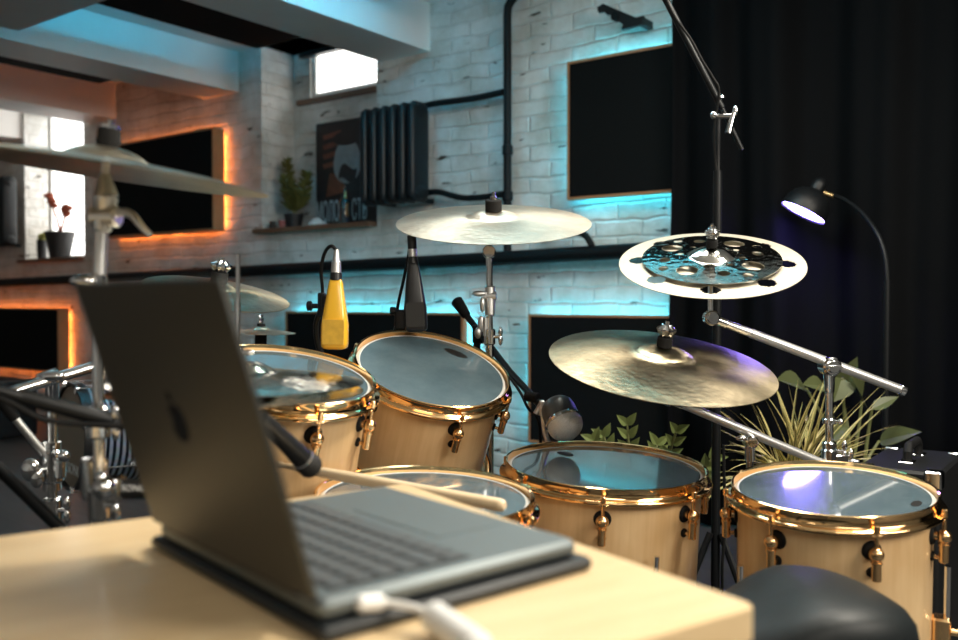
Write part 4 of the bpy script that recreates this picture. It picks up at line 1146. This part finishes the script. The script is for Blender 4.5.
# black case below
mid = A + hx * LW / 2 + sy * LD / 2
m = MB(FL); zc0 = (ZT + .0005 - ZD) * up; zc1 = (ZD - .0155 - ZD) * up
m.box((LW / 2, LD / 2 + .002, (zc0 + zc1) / 2), (LW + .022, LD + .014, abs(zc1 - zc0)), bev=.006)
tag(obj('flat_case', m, 'caseblack', None, T=FL), 'flat matte black case lying between the laptop and the table', 'case')
ol = thing('laptop', 'open grey laptop with its screen back turned to the left', 'laptop', V((mid.x, mid.y, ZD - .015)))
m = MB(FL); m.box((LW / 2, LD / 2, -.0075 * up), (LW, LD, .0145), bev=.010); obj('base', m, 'deck', ol, T=FL)
m = MB(FL); kd = LD / .2212; m.box((LW / 2, .072 * kd, .0003 * up), (LW - .035, .113 * kd, .0006)); obj('keyboard_well', m, 'well', ol, T=FL)
m = MB(FL)
kw = (LW - .039) / 14.5
for r in range(6):
    x = .0195; y = (.0245 + r * .0188) * kd
    row = [1] * 14 if r == 0 else [1] * 13 + [1.5] if r == 1 else [1.5] + [1] * 13 if r == 2 else [1.8] + [1] * 11 + [1.7] if r == 3 else [2.3] + [1] * 10 + [2.2] if r == 4 else [1, 1, 1, 1.25, 5, 1.25, 1, 1, 1, 1]
    sc = 14.5 / sum(row)
    for w in row:
        m.box((x + kw * w * sc / 2, y, .0011 * up), (kw * w * sc - .0042, .0146 * kd, .0013), bev=.0015); x += kw * w * sc
obj('keyboard', m, 'key', ol, T=FL)
m = MB(FL); m.box((LW / 2, .174 * kd, .0002 * up), (.135, .075, .0005), bev=.0001); obj('trackpad', m, 'deck', ol, T=FL)
ang = math.radians(73)
ld = (-sy * math.cos(ang) + V((0, 0, 1)) * math.sin(ang)).normalized()
ln = hx.cross(ld)
if ln.dot(sy) > 0: ln = -ln           # outward = away from the user
LH = .2315
FS = Matrix((hx, ld, hx.cross(ld))).transposed().to_4x4(); FS.translation = A + hx * 0 - sy * .001 + V((0, 0, .002))
so = 1 if hx.cross(ld).dot(ln) > 0 else -1
m = MB(FS); m.box((LW / 2, LH / 2, so * .0025), (LW, LH, .0048), bev=.0095); lid = obj('screen_lid', m, 'alu', ol, T=FS)
m = MB(FS); m.box((LW / 2, LH / 2, so * -.0002), (LW - .008, LH - .008, .0006)); obj('screen', m, 'screen', lid, T=FS)
def fruit():
    """fruit-shaped mark on the lid: two-lobed body with a bite, and a leaf"""
    pts = []
    for k in range(64):
        a = 2 * PI * k / 64
        r = .0175 * (1 - .13 * abs(math.sin(a)) ** 14 * (1 if math.sin(a) > 0 else .7)) * (1 + .03 * math.sin(a))
        x, y = r * math.cos(a) * .95, r * math.sin(a)
        dx, dy = x - .0195, y - .002
        q = math.hypot(dx, dy)
        if q < .0085: x, y = .0195 + dx / q * .0085, .002 + dy / q * .0085
        pts.append((x, y))
    return pts
lp = FS @ Matrix.Translation((LW / 2, LH / 2, so * .0049))
m = MB(lp); m.prism(fruit(), 0, so * .0004)
m.prism([(.0005 + .008 * t - .0035 * math.sin(PI * t) * sg, .0175 + .009 * t + .0025 * math.sin(PI * t) * sg) for sg, ts in ((1, [0, .25, .5, .75, 1]), (-1, [.75, .5, .25])) for t in ts], 0, so * .0004)
obj('lid_logo', m, 'logo', lid, T=FS)
m = MB(FL); m.cyl((.03, -.001, -.001), (LW - .03, -.001, -.001), .0045, n=12); obj('hinge', m, 'well', ol, T=FL)

# white charging cable
pc = on_plane(358, 597, ZD - .008)
p1 = P(374, 592, .585); p2 = P(400, 604, .56); 
oc = thing('charging_cable', 'white charging cable plugged into the near side of the laptop', 'cable', pc)
s0 = FL @ V((-.0005, .028, -.0075 * up)); s1 = on_plane(393, 601, ZD - .010); s2 = on_plane(412, 607, ZT + .016); s3 = on_plane(432, 615, ZT + .0125); s4 = on_plane(500, 664, ZT + .0125); s5 = on_plane(560, 720, ZT + .004)
m = MB(); m.cyl(s0, s0.lerp(s1, .75), .0062, .0062, 16, bev=.0025); obj('plug', m, 'white', oc)
obj('cord', MB().tube([s0.lerp(s1, .7), s2, s3], .0026, 10, smooth=5), 'white', oc)
m = MB(); m.cyl(s3, s3.lerp(s4, .75), .0108, .0108, 16, bev=.004); obj('adapter', m, 'white', oc)
obj('cord', MB().tube([s3.lerp(s4, .7), s4, s5], .0026, 10, smooth=5), 'white', oc)

# drumstick resting on the snare's rim
F = drumC[1]
a = P(505, 506, 1.24); b = P(276, 464, 1.5)
ax = (b - a).normalized(); FS_ = frame(a, ax); L_ = (b - a).length
FX = FS_ @ Matrix.Rotation(-PI / 2, 4, 'Y')
m = MB(FS_).lathe([(0, 0), (.0055, .0005), (.0085, .004), (.0093, .010), (.0093, L_ * .62), (.0085, L_ * .75), (.0045, L_ * .955), (.0042, L_ * .96), (.0062, L_ * .975), (.0062, L_ * .99), (.003, L_), (0, L_)], None, 24)
tag(obj('drumstick', m, 'stick', None, T=FS_ @ Matrix.Rotation(PI / 2, 4, 'Y')), 'pale wooden drumstick lying across the snare drum rim', 'drumstick')

# throne
st_ = P(806, 612, 1.22); sx, sy_ = st_.x - .006, st_.y; sz = .534
o = thing('drum_throne', 'black padded drum throne at the bottom right', 'drum throne', V((sx, sy_, 0)))
rings = []
prof = [(.0, -.075), (.8, -.075), (.94, -.068), (1.0, -.045), (1.0, -.02), (.975, -.003), (.9, .008), (.7, .015), (.45, .018), (.2, .019), (.02, .019)]
n = 56
for (k, z) in prof:
    rg = []
    for i in range(n):
        a = 2 * PI * i / n
        r = .148 * k
        x = r * math.cos(a) * 1.0; y = r * math.sin(a) * .86
        x -= .02 * max(0, -math.cos(a)) * k
        f = max(0, min(1, (x + .115) / .13)); f = f * f * (3 - 2 * f)
        zz = z + (.042 * f - .026) * (1 if z > -.04 else 0) - (.034 * max(0, (x - .03) / .13) ** 2 if z > -.04 else 0)
        rg.append(V((sx + x, sy_ + y, sz + zz)))
    rings.append(rg)
obj('seat', MB().loft(rings), 'leather', o, angle=60)
m = MB(); m.tube([V((sx + .151 * math.cos(q) - .02 * max(0, -math.cos(q)), sy_ + .130 * math.sin(q), sz - .047)) for q in [2 * PI * k / 40 for k in range(41)]], .004, 8); obj('piping', m, 'rubber', o)
obj('post', MB().cyl((sx, sy_, .12), (sx, sy_, sz - .07), .018), 'chrome', o)
tripod(o, V((sx, sy_, 0)), .3, .22, .009, 'chrome', 30)

# ---------------------------------------------------------------- floor lamp
zl_ = 3.36; zq_ = 3.08
top = P(887, 300, zq_)
o = thing('floor_lamp', 'black dome floor lamp glowing violet-white before the curtain', 'lamp', V((top.x, top.y, 0)))
sh = P(815, 196, zl_); op = P(803, 213, zl_)
n_ = V((-.48, .06, -.87)).normalized()
n_lamp = n_.copy(); FS2 = frame(op - n_ * .0, n_)
Rl = .088
pr = [(Rl, 0), (Rl * .985, -.02), (Rl * .93, -.042), (Rl * .80, -.066), (Rl * .58, -.084), (.03, -.094), (.026, -.096), (.027, -.120), (.022, -.136), (.012, -.144), (0, -.146),]
m = MB(FS2).lathe(pr[:-1] + [(.006, -.146), (.006, -.140), (.018, -.12), (.02, -.098), (Rl * .55, -.080), (Rl * .77, -.063), (Rl * .9, -.04), (Rl * .955, -.02), (Rl * .97, 0)], None, 48, closed=True)
shd = obj('lamp_shade', m, 'blackmetal', o, T=FS2)
m = MB(FS2).lathe([(0, -.006), (Rl * .93, -.006), (Rl * .93, -.010), (0, -.010)], None, 40); obj('bulb', m, 'lampglow', shd, T=FS2)
m = MB(); m.cyl(P(823, 192.5, zl_), P(835, 196.5, zl_), .009, .008, n=14); obj('joint', m, 'goldglint_joint', o)
obj('gooseneck', MB().tube([P(833, 195.5, zl_), P(845, 200, 3.31), P(862, 213, 3.22), P(877, 233, 3.14), P(885, 255, 3.1), P(887.2, 280, zq_), P(887.2, 300, zq_)], .0075, 10, smooth=5), 'blackmetal', o)
obj('pole', MB().cyl((top.x, top.y, .02), P(887.2, 280, zq_), .011), 'blackmetal', o)
obj('base', MB(Matrix.Translation((top.x, top.y, 0))).lathe([(0, 0.001), (.115, 0.001), (.115, .016), (.108, .024), (0, .028)], None, 40), 'blackmetal', o)

# ---------------------------------------------------------------- plants
def ribbon(m, pts, w, up, two=False):
    """tapering leaf blade along pts, folded slightly along its middle"""
    n = len(pts); L0 = []; 
    for i, p in enumerate(pts):
        t = (pts[min(i + 1, n - 1)] - pts[max(i - 1, 0)]).normalized()
        s = t.cross(up); s = s.normalized() if s.length > 1e-4 else V((1, 0, 0))
        f = i / (n - 1); ww = w * (min(1, .45 + f * 2.2)) * (1 - f ** 3 * .96)
        nn = s.cross(t)
        L0.append([p - s * ww + nn * ww * .25, p - s * ww * .35, p + s * ww * .35, p + s * ww + nn * ww * .25])
    b = len(m.v)
    vs = [q for r in L0 for q in r]; fs = []; ms = []
    for i in range(n - 1):
        for k in range(3):
            fs.append((i * 4 + k, i * 4 + k + 1, (i + 1) * 4 + k + 1, (i + 1) * 4 + k)); ms.append(0 if k == 1 else 1)
    m.add(vs, fs); m.m[-len(fs):] = ms if two else [0] * len(fs)

def pot(o, base, r, h, mat):
    obj('pot', MB(Matrix.Translation(base)).lathe([(0, 0), (r * .75, 0), (r * .97, h - .02), (r, h - .02), (r, h), (r * .9, h), (r * .88, h - .03), (0, h - .03)], None, 36), mat, o)
# spider plant
zp = 2.62; q = P(797, 478, zp); base = V((q.x, q.y, 0))
o = thing('spider_plant', 'spiky cream-striped spider plant between the floor toms and the curtain', 'plant', base)
pot(o, base, .13, q.z - .0, 'planter')
m = MB()
rnd = random.Random(3)
for k in range(105):
    a = rnd.uniform(0, 2 * PI); el = rnd.choice([rnd.uniform(.75, 1.35), rnd.uniform(.15, .9)]); ln_ = rnd.uniform(.27, .47)
    d = V((math.cos(a) * math.cos(el), math.sin(a) * math.cos(el) * .8, math.sin(el)))
    p0 = base + V((rnd.uniform(-.04, .04), rnd.uniform(-.04, .04), q.z - .03))
    droop = rnd.uniform(.1, .65) * (1.25 - el * .6)
    pts = [p0 + d * ln_ * f - V((0, 0, droop * ln_ * f * f)) for f in [j / 9 for j in range(10)]]
    ribbon(m, pts, rnd.uniform(.0042, .0068), V((rnd.uniform(-.2, .2), rnd.uniform(-.2, .2), 1)), True)
fo = obj('foliage', m, ['leafgreen', 'leafcream'], o)
# philodendron
zp = 2.86; q = P(852, 485, zp); base = V((q.x, q.y, 0))
o = thing('philodendron', 'leggy plant with broad olive leaves rising behind the right floor tom', 'plant', base)
pot(o, base, .12, q.z - .02, 'terra')
def leaf(m, p, tip, w, up):
    t = tip - p; L_ = t.length; t = t.normalized(); s = t.cross(up).normalized(); nn = s.cross(t)
    prof = [(0, .02), (.08, .55), (.22, .95), (.4, 1), (.6, .8), (.8, .42), (.93, .14), (1, .005)]
    vs = []
    for f, k in prof:
        c = p + t * L_ * f + nn * (-.10 * L_ * (f - .4) ** 2)
        for u in (-1, -.5, 0, .5, 1): vs.append(c + s * w * k * u + nn * w * .35 * abs(u) * k)
    fs = []
    for i in range(len(prof) - 1):
        for j in range(4): fs.append((i * 5 + j, i * 5 + j + 1, (i + 1) * 5 + j + 1, (i + 1) * 5 + j))
    m.add(vs, fs)
lv = [((842, 395), (857, 357), .035, (849, 440)), ((862, 400), (852, 376), .055, (857, 440)), ((872, 409), (899, 396), .02, (868, 435)), ((879, 441), (921, 431), .034, (866, 462)), ((842, 378), (834, 402), .042, (846, 440)),
      ((806, 388), (778, 378), .045, (835, 440)), ((824, 386), (803, 384), .03, (838, 440)), ((845, 425), (826, 446), .03, (850, 450)), ((790, 475), (758, 486), .05, (830, 480))]
for (p, t, w, mid) in lv:
    pp = P(*p, zp + rnd.uniform(-.05, .05)); tt = P(*t, zp + rnd.uniform(-.12, 0))
    b0 = V((q.x + rnd.uniform(-.03, .03), q.y, q.z - .04))
    st = MB().tube([b0, P(*mid, zp), pp], [.006, .004], 6, smooth=5)
    lm = MB(); leaf(lm, pp, tt, w, V((rnd.uniform(-.3, .3), -.75, .6)))
    l_ = obj('leaf', lm, 'leafphilo', o); obj('stem', st, 'stem', l_)
# zz plant
zp = 2.5; q = P(640, 520, zp); base = V((q.x, q.y, 0))
o = thing('zz_plant', 'glossy zz plant peeping over the middle floor tom', 'plant', base)
pot(o, base, .14, q.z, 'terra')
tips = [(594, 428), (604, 424), (627, 412), (657, 432), (676, 418), (705, 460), (712, 446)]
for i, (x, y) in enumerate(tips):
    dz = rnd.uniform(-.12, .06); tip = P(x, y + 13, zp + dz); b0 = V((q.x + (tip.x - q.x) * .15, q.y, q.z - .03))
    if i == 4: tip = P(676, 432, zp - .15)
    ctrl = b0.lerp(tip, .55) + V(((tip.x - b0.x) * .1, 0, .02))
    st = MB().tube([b0, ctrl, tip], [.007, .003], 7, smooth=5)
    lm = MB()
    for k in range(5):
        f = .5 + .5 * k / 4
        c = b0.lerp(ctrl, f / .6) if f < .6 else ctrl.lerp(tip, (f - .6) / .4)
        axd = (tip - ctrl).normalized()
        for sg in (-1, 1):
            sd = axd.cross(V((0, 1, 0))).normalized() * sg
            leaf(lm, c, c + (sd * .7 + axd * .85 + V((0, -.25, 0))).normalized() * .060 * (1.1 - .35 * f), .0115, V((rnd.uniform(-.2, .2), -1, .35)))
    fr = obj('frond', lm, 'leafzz', o); obj('stem', st, 'stem', fr)

# ---------------------------------------------------------------- flight case at the right
cc_ = P(941, 474, 2.12); xa_ = math.radians(-36)
Fc = Matrix.Translation(V((cc_.x, cc_.y, 0))) @ Matrix.Rotation(xa_, 4, 'Z') @ Matrix.Translation((-.095, .18, 0))
hz_ = cc_.z
o = thing('flight_case', 'black equipment case with a top handle at the right edge', 'case', Fc.translation)
m = MB(Fc); m.box((0, 0, hz_ / 2 + .002), (.19, .36, hz_ - .004), bev=.012); obj('case_body', m, 'tolex', o, T=Fc)
m = MB(Fc); m.tube([(.0, -.06, hz_ - .002), (.0, -.06, hz_ + .025), (.0, -.045, hz_ + .04), (.0, .065, hz_ + .04), (.0, .08, hz_ + .025), (.0, .08, hz_ - .002)], .011, 10); obj('handle', m, 'rubber', o, T=Fc)
m = MB(Fc)
for y in (-.06, .08): obj('handle_plate', MB(Fc).box((.0, y, hz_ + .001), (.035, .05, .006), bev=.002), 'chrome', o, T=Fc)
for (x, y) in ((-.095, -.18), (.095, -.18), (-.095, .18), (.095, .18)):
    m = MB(Fc); m.box((x - math.copysign(.017, x), y - math.copysign(.017, y), hz_ - .018), (.040, .040, .042), bev=.006); obj('corner_guard', m, 'chrome', o, T=Fc)

# ---------------------------------------------------------------- left background
# striped bass drum standing on its side
ph_ = P(72, 436, 3.2); n_ = V((-.76, -.65, .03)).normalized(); Fb = frame(ph_, n_, V((.5, -.8, 0)))
o = thing('bass_drum', 'blue-grey striped bass drum with a brown head behind the chrome stands', 'drum', V((ph_.x + .15, ph_.y + .1, 0)))
rb = .18
m = MB(Fb).lathe([(rb, 0), (rb, -.34), (rb - .008, -.34), (rb - .008, 0)], None, 96, closed=True); obj('shell', m, 'pearl', o, T=Fb)
m = MB(Fb).lathe([(0, .006), (rb - .004, .004), (rb - .004, .0), (0, .0)], None, 72); hd = obj('drumhead', m, 'kickhead', o, T=Fb)
tx_ = V((0, 0, 1)).cross(n_).normalized(); ty_ = n_.cross(tx_); TM = Matrix((tx_, ty_, n_)).transposed().to_4x4(); TM.translation = ph_ + n_ * .0062 + tx_ * .07 - ty_ * .115
obj('lettering', text_mb('SONOR', .055, TM, .0006), 'letter', hd, T=Fb)
for z in (-.005, -.335):
    m = MB(Fb).lathe([(rb + .001, z - .018), (rb + .012, z - .018), (rb + .012, z + .018), (rb + .001, z + .018)], None, 72, closed=True); obj('hoop', m, 'frameblack', o, T=Fb)
for k in range(8):
    A_ = Fb @ Matrix.Rotation(PI / 4 * k + .3, 4, 'Z')
    m = MB(A_); m.cyl((rb + .02, 0, .02), (rb + .02, 0, -.36), .003, n=8); m.box((rb + .008, 0, -.17), (.022, .02, .05), bev=.004); m.box((rb + .012, 0, .015), (.03, .02, .01), bev=.003); obj('lug', m, 'chrome', o, T=Fb)
for k, sgn in enumerate((-1, 1)):
    s_ = Fb @ V((rb * .3, sgn * rb * .95, -.1)); f = V((s_.x + sgn * .05, s_.y - .12 + .1 * k, .012))
    obj('spur', MB().tube([s_, f], .007, 8), 'chrome', o)
# second chrome stand with its arms
q = P(51, 400, 1.5)
o = post_stand('boom_stand', 'chrome stand with a wing clamp and a slanting silver arm at the far left', q, P(52, 392, 1.5), .0085, .2, clampz=(.6,), a0=-20)
m = MB(); qc = P(52, 466, 1.5); m.cyl(qc - V((0, 0, .028)), qc + V((0, 0, .028)), .019, n=18, bev=.004); m.cyl(qc - V((0, 0, .04)), qc + V((0, 0, .04)), .0145, n=18); m.ball(P(31, 470, 1.47), .015, 14, sq=(1.1, .6, 1.3)); m.ball(P(37, 478, 1.47), .013, 14, sq=(.9, .6, 1.3)); m.cyl(P(35, 474, 1.47), qc, .007); m.ball(P(64, 456, 1.47), .010, 12); m.cyl(P(60, 460, 1.48), P(60, 478, 1.48), .010, n=12, bev=.002)
obj('wing_clamp', m, 'chrome', o)
m = MB(); m.cyl(P(5, 394, 1.42), P(96, 366, 1.52), .0095, n=16, bev=.002); obj('boom_arm', m, 'chrome', o)
m = MB(); m.ball(P(52, 376, 1.46), .013, 14, sq=(1.6, .8, .7)); m.cyl(P(40, 381, 1.47), P(58, 375, 1.47), .013, n=14, bev=.002); m.cyl(P(52, 380, 1.48), P(52, 396, 1.5), .011); obj('boom_ratchet', m, 'chrome', o)
m = MB(); m.cyl(P(10, 412, 1.46), P(45, 455, 1.49), .0068, n=14); obj('stay_tube', m, 'satin', o)
m = MB(); m.cyl(P(-5, 393, 1.45), P(16, 419, 1.465), .0095, n=14, bev=.002); obj('rubber_grip', m, 'rubber', o)
# black diagonal tube at bottom-left: leg brace of a keyboard style stand
m = MB(); m.cyl(P(-30, 440, 1.2), P(62, 530, 1.28), .008, n=12)
a_ = P(62, 530, 1.28); a2 = P(-30, 440, 1.2)
o = thing('folding_stand', 'black folding stand crossing the lower left corner', 'stand', V((a_.x, a_.y, 0)))
obj('crossed_leg', MB().cyl(a2, V((a_.x + .42, a_.y + .06, .012)) , .009, n=12) if False else MB().tube([a2, a_, a_ + (a_ - a2).normalized() * .62], .0085, 12), 'blackmetal', o)
foot = a_ + (a_ - a2).normalized() * .62
obj('support_leg', MB().tube([V((a2.x - .02, a2.y + .03, .012)), (a2 + foot) / 2 + V((0, .03, 0)), V((foot.x, foot.y + .03, a2.z))], .0085, 12), 'blackmetal', o)
# amplifier stack in the far left shade
Fa = ROOM @ Matrix.Translation((-6.6, -.75, 0)) @ Matrix.Diagonal((1, 1, .55, 1))
o = thing('guitar_amplifier', 'black guitar amplifier cabinet in the dark at the far left', 'amplifier', Fa.translation)
Fa0 = Fa
m = MB(Fa); m.box((0, 0, .36), (.7, .36, .70), bev=.02); obj('cabinet', m, 'tolex', o, T=Fa)
m = MB(Fa); m.box((0, -.182, .33), (.62, .012, .56), bev=.004); obj('grille_cloth', m, 'ampcloth', o, T=Fa)
m = MB(Fa); m.box((0, -.183, .655), (.62, .012, .06), bev=.004); pl = obj('control_panel', m, 'badge', o, T=Fa)
for k in range(7):
    m = MB(Fa); m.cyl((-.24 + .08 * k, -.188, .655), (-.24 + .08 * k, -.206, .655), .013, .011, 14, bev=.002); obj('knob', m, 'satin', pl, T=Fa)
m = MB(Fa); m.tube([(-.1, 0, .705), (-.09, 0, .735), (.09, 0, .735), (.1, 0, .705)], .011, 10, smooth=3); obj('handle', m, 'rubber', o, T=Fa)

# rug under the kit
Fr = Matrix.Translation((0, 1.9, 0)) @ Matrix.Rotation(math.radians(-20), 4, 'Z')
rug = obj('rug', MB(Fr).box((0, 0, .003), (2.6, 2.0, .006), bev=.002), 'rug', None, T=Fr); tag(rug, 'dark grey rug under the drum kit', 'rug')

# ---------------------------------------------------------------- lights
def area(name, loc, target, sx_, sy2, energy, col, spread=180):
    l = bpy.data.lights.new(name, 'AREA'); l.shape = 'RECTANGLE'; l.size = sx_; l.size_y = sy2; l.energy = energy; l.color = col
    l.spread = math.radians(spread)
    o = bpy.data.objects.new(name, l); C.objects.link(o); o.location = loc
    o.rotation_euler = (V(target) - V(loc)).to_track_quat('-Z', 'Y').to_euler()
    return o
area('ceiling_softlight', (1.2, 1.45, 2.5), (.2, 1.0, .6), .5, .5, 66, (1.0, .93, .80))
area('kit_softlight', (.55, 2.2, 2.5), (.45, 1.8, .8), .8, .4, 24, (1.0, .93, .82))
area('right_fill_softlight', (2.25, -.1, 2.05), (.2, 1.7, .7), 1.2, .9, 52, (1.0, .92, .80))  # fill lamp added at the right to brighten the drum fronts
area('rear_fill_softlight', (.45, -1.3, 2.35), (.3, 1.8, .6), 1.4, .8, 24, (1.0, .92, .80))  # weaker fill added behind the camera for the shells' left sides
area('wall_wash', (.1, 2.7, 2.5), tuple(R(-.15, 0, .95)), .7, .7, 17, (.70, .95, 1.0))  # added lamp that brightens the right part of the brick wall
area('niche_wash', (-1.6, 3.0, 2.5), tuple(R(-2.3, 0, 1.5)), .7, .7, 5, (.60, .92, 1.0))  # added lamp that tints the upper wall and niche cyan

pl_ = bpy.data.lights.new('lamp_bulb_light', 'POINT'); pl_.energy = .4; pl_.color = (.16, .10, 1.0); pl_.shadow_soft_size = .03
po_ = bpy.data.objects.new('lamp_bulb_light', pl_); C.objects.link(po_); po_.location = op + n_lamp * .035
w = bpy.data.worlds.new('world'); bpy.context.scene.world = w; w.use_nodes = True
w.node_tree.nodes['Background'].inputs[0].default_value = (.5, .6, .7, 1); w.node_tree.nodes['Background'].inputs[1].default_value = .02

# ---------------------------------------------------------------- groups of repeats
GROUPS = {'rack_tom': 'rack toms of the maple kit', 'floor_tom': 'floor toms of the maple kit', 'acoustic_panel': 'glowing acoustic panels on the brick wall', 'ceiling_panel': 'baffles under the ceiling',
          'cymbal_stand': 'chrome cymbal stands', 'microphone': 'microphones around the kit', 'microphone_stand': 'black microphone boom stands', 'microphone_cable': 'black microphone cables',
          'crash_cymbal': 'crash cymbals', 'effects_cymbal': 'stacked effects cymbals', 'hi_hat_cymbal': 'hi-hat pair', 'radiator': 'wall radiators', 'branch_pipe': 'radiator branch pipes', 'cup': 'cups on the niche shelf'}
for o in list(C.objects):
    g = GROUPS.get(o.name.split('.')[0])
    if g and o.parent is None and 'category' in o: o['group'] = g

# ---------------------------------------------------------------- camera
cd = bpy.data.cameras.new('camera'); cam = bpy.data.objects.new('camera', cd); C.objects.link(cam)
cam.location = CAM; cam.rotation_euler = (PI / 2 - PITCH, 0, 0)
cd.sensor_width = 36; cd.lens = 36 * FPX / 958
cd.clip_start = .02
cd.dof.use_dof = True; cd.dof.focus_distance = 2.0; cd.dof.aperture_fstop = 2.9; cd.dof.aperture_blades = 9
sc = bpy.context.scene
sc.camera = cam
sc.view_settings.view_transform = 'Standard'; sc.view_settings.look = 'None'; sc.view_settings.gamma = 1
sc.view_settings.exposure = 0.14
try:
    sc.cycles.use_denoising = True; sc.cycles.denoiser = 'OPENIMAGEDENOISE'
    sc.cycles.sample_clamp_indirect = 6.0; sc.cycles.max_bounces = 8
except Exception as ex:
    print(ex)
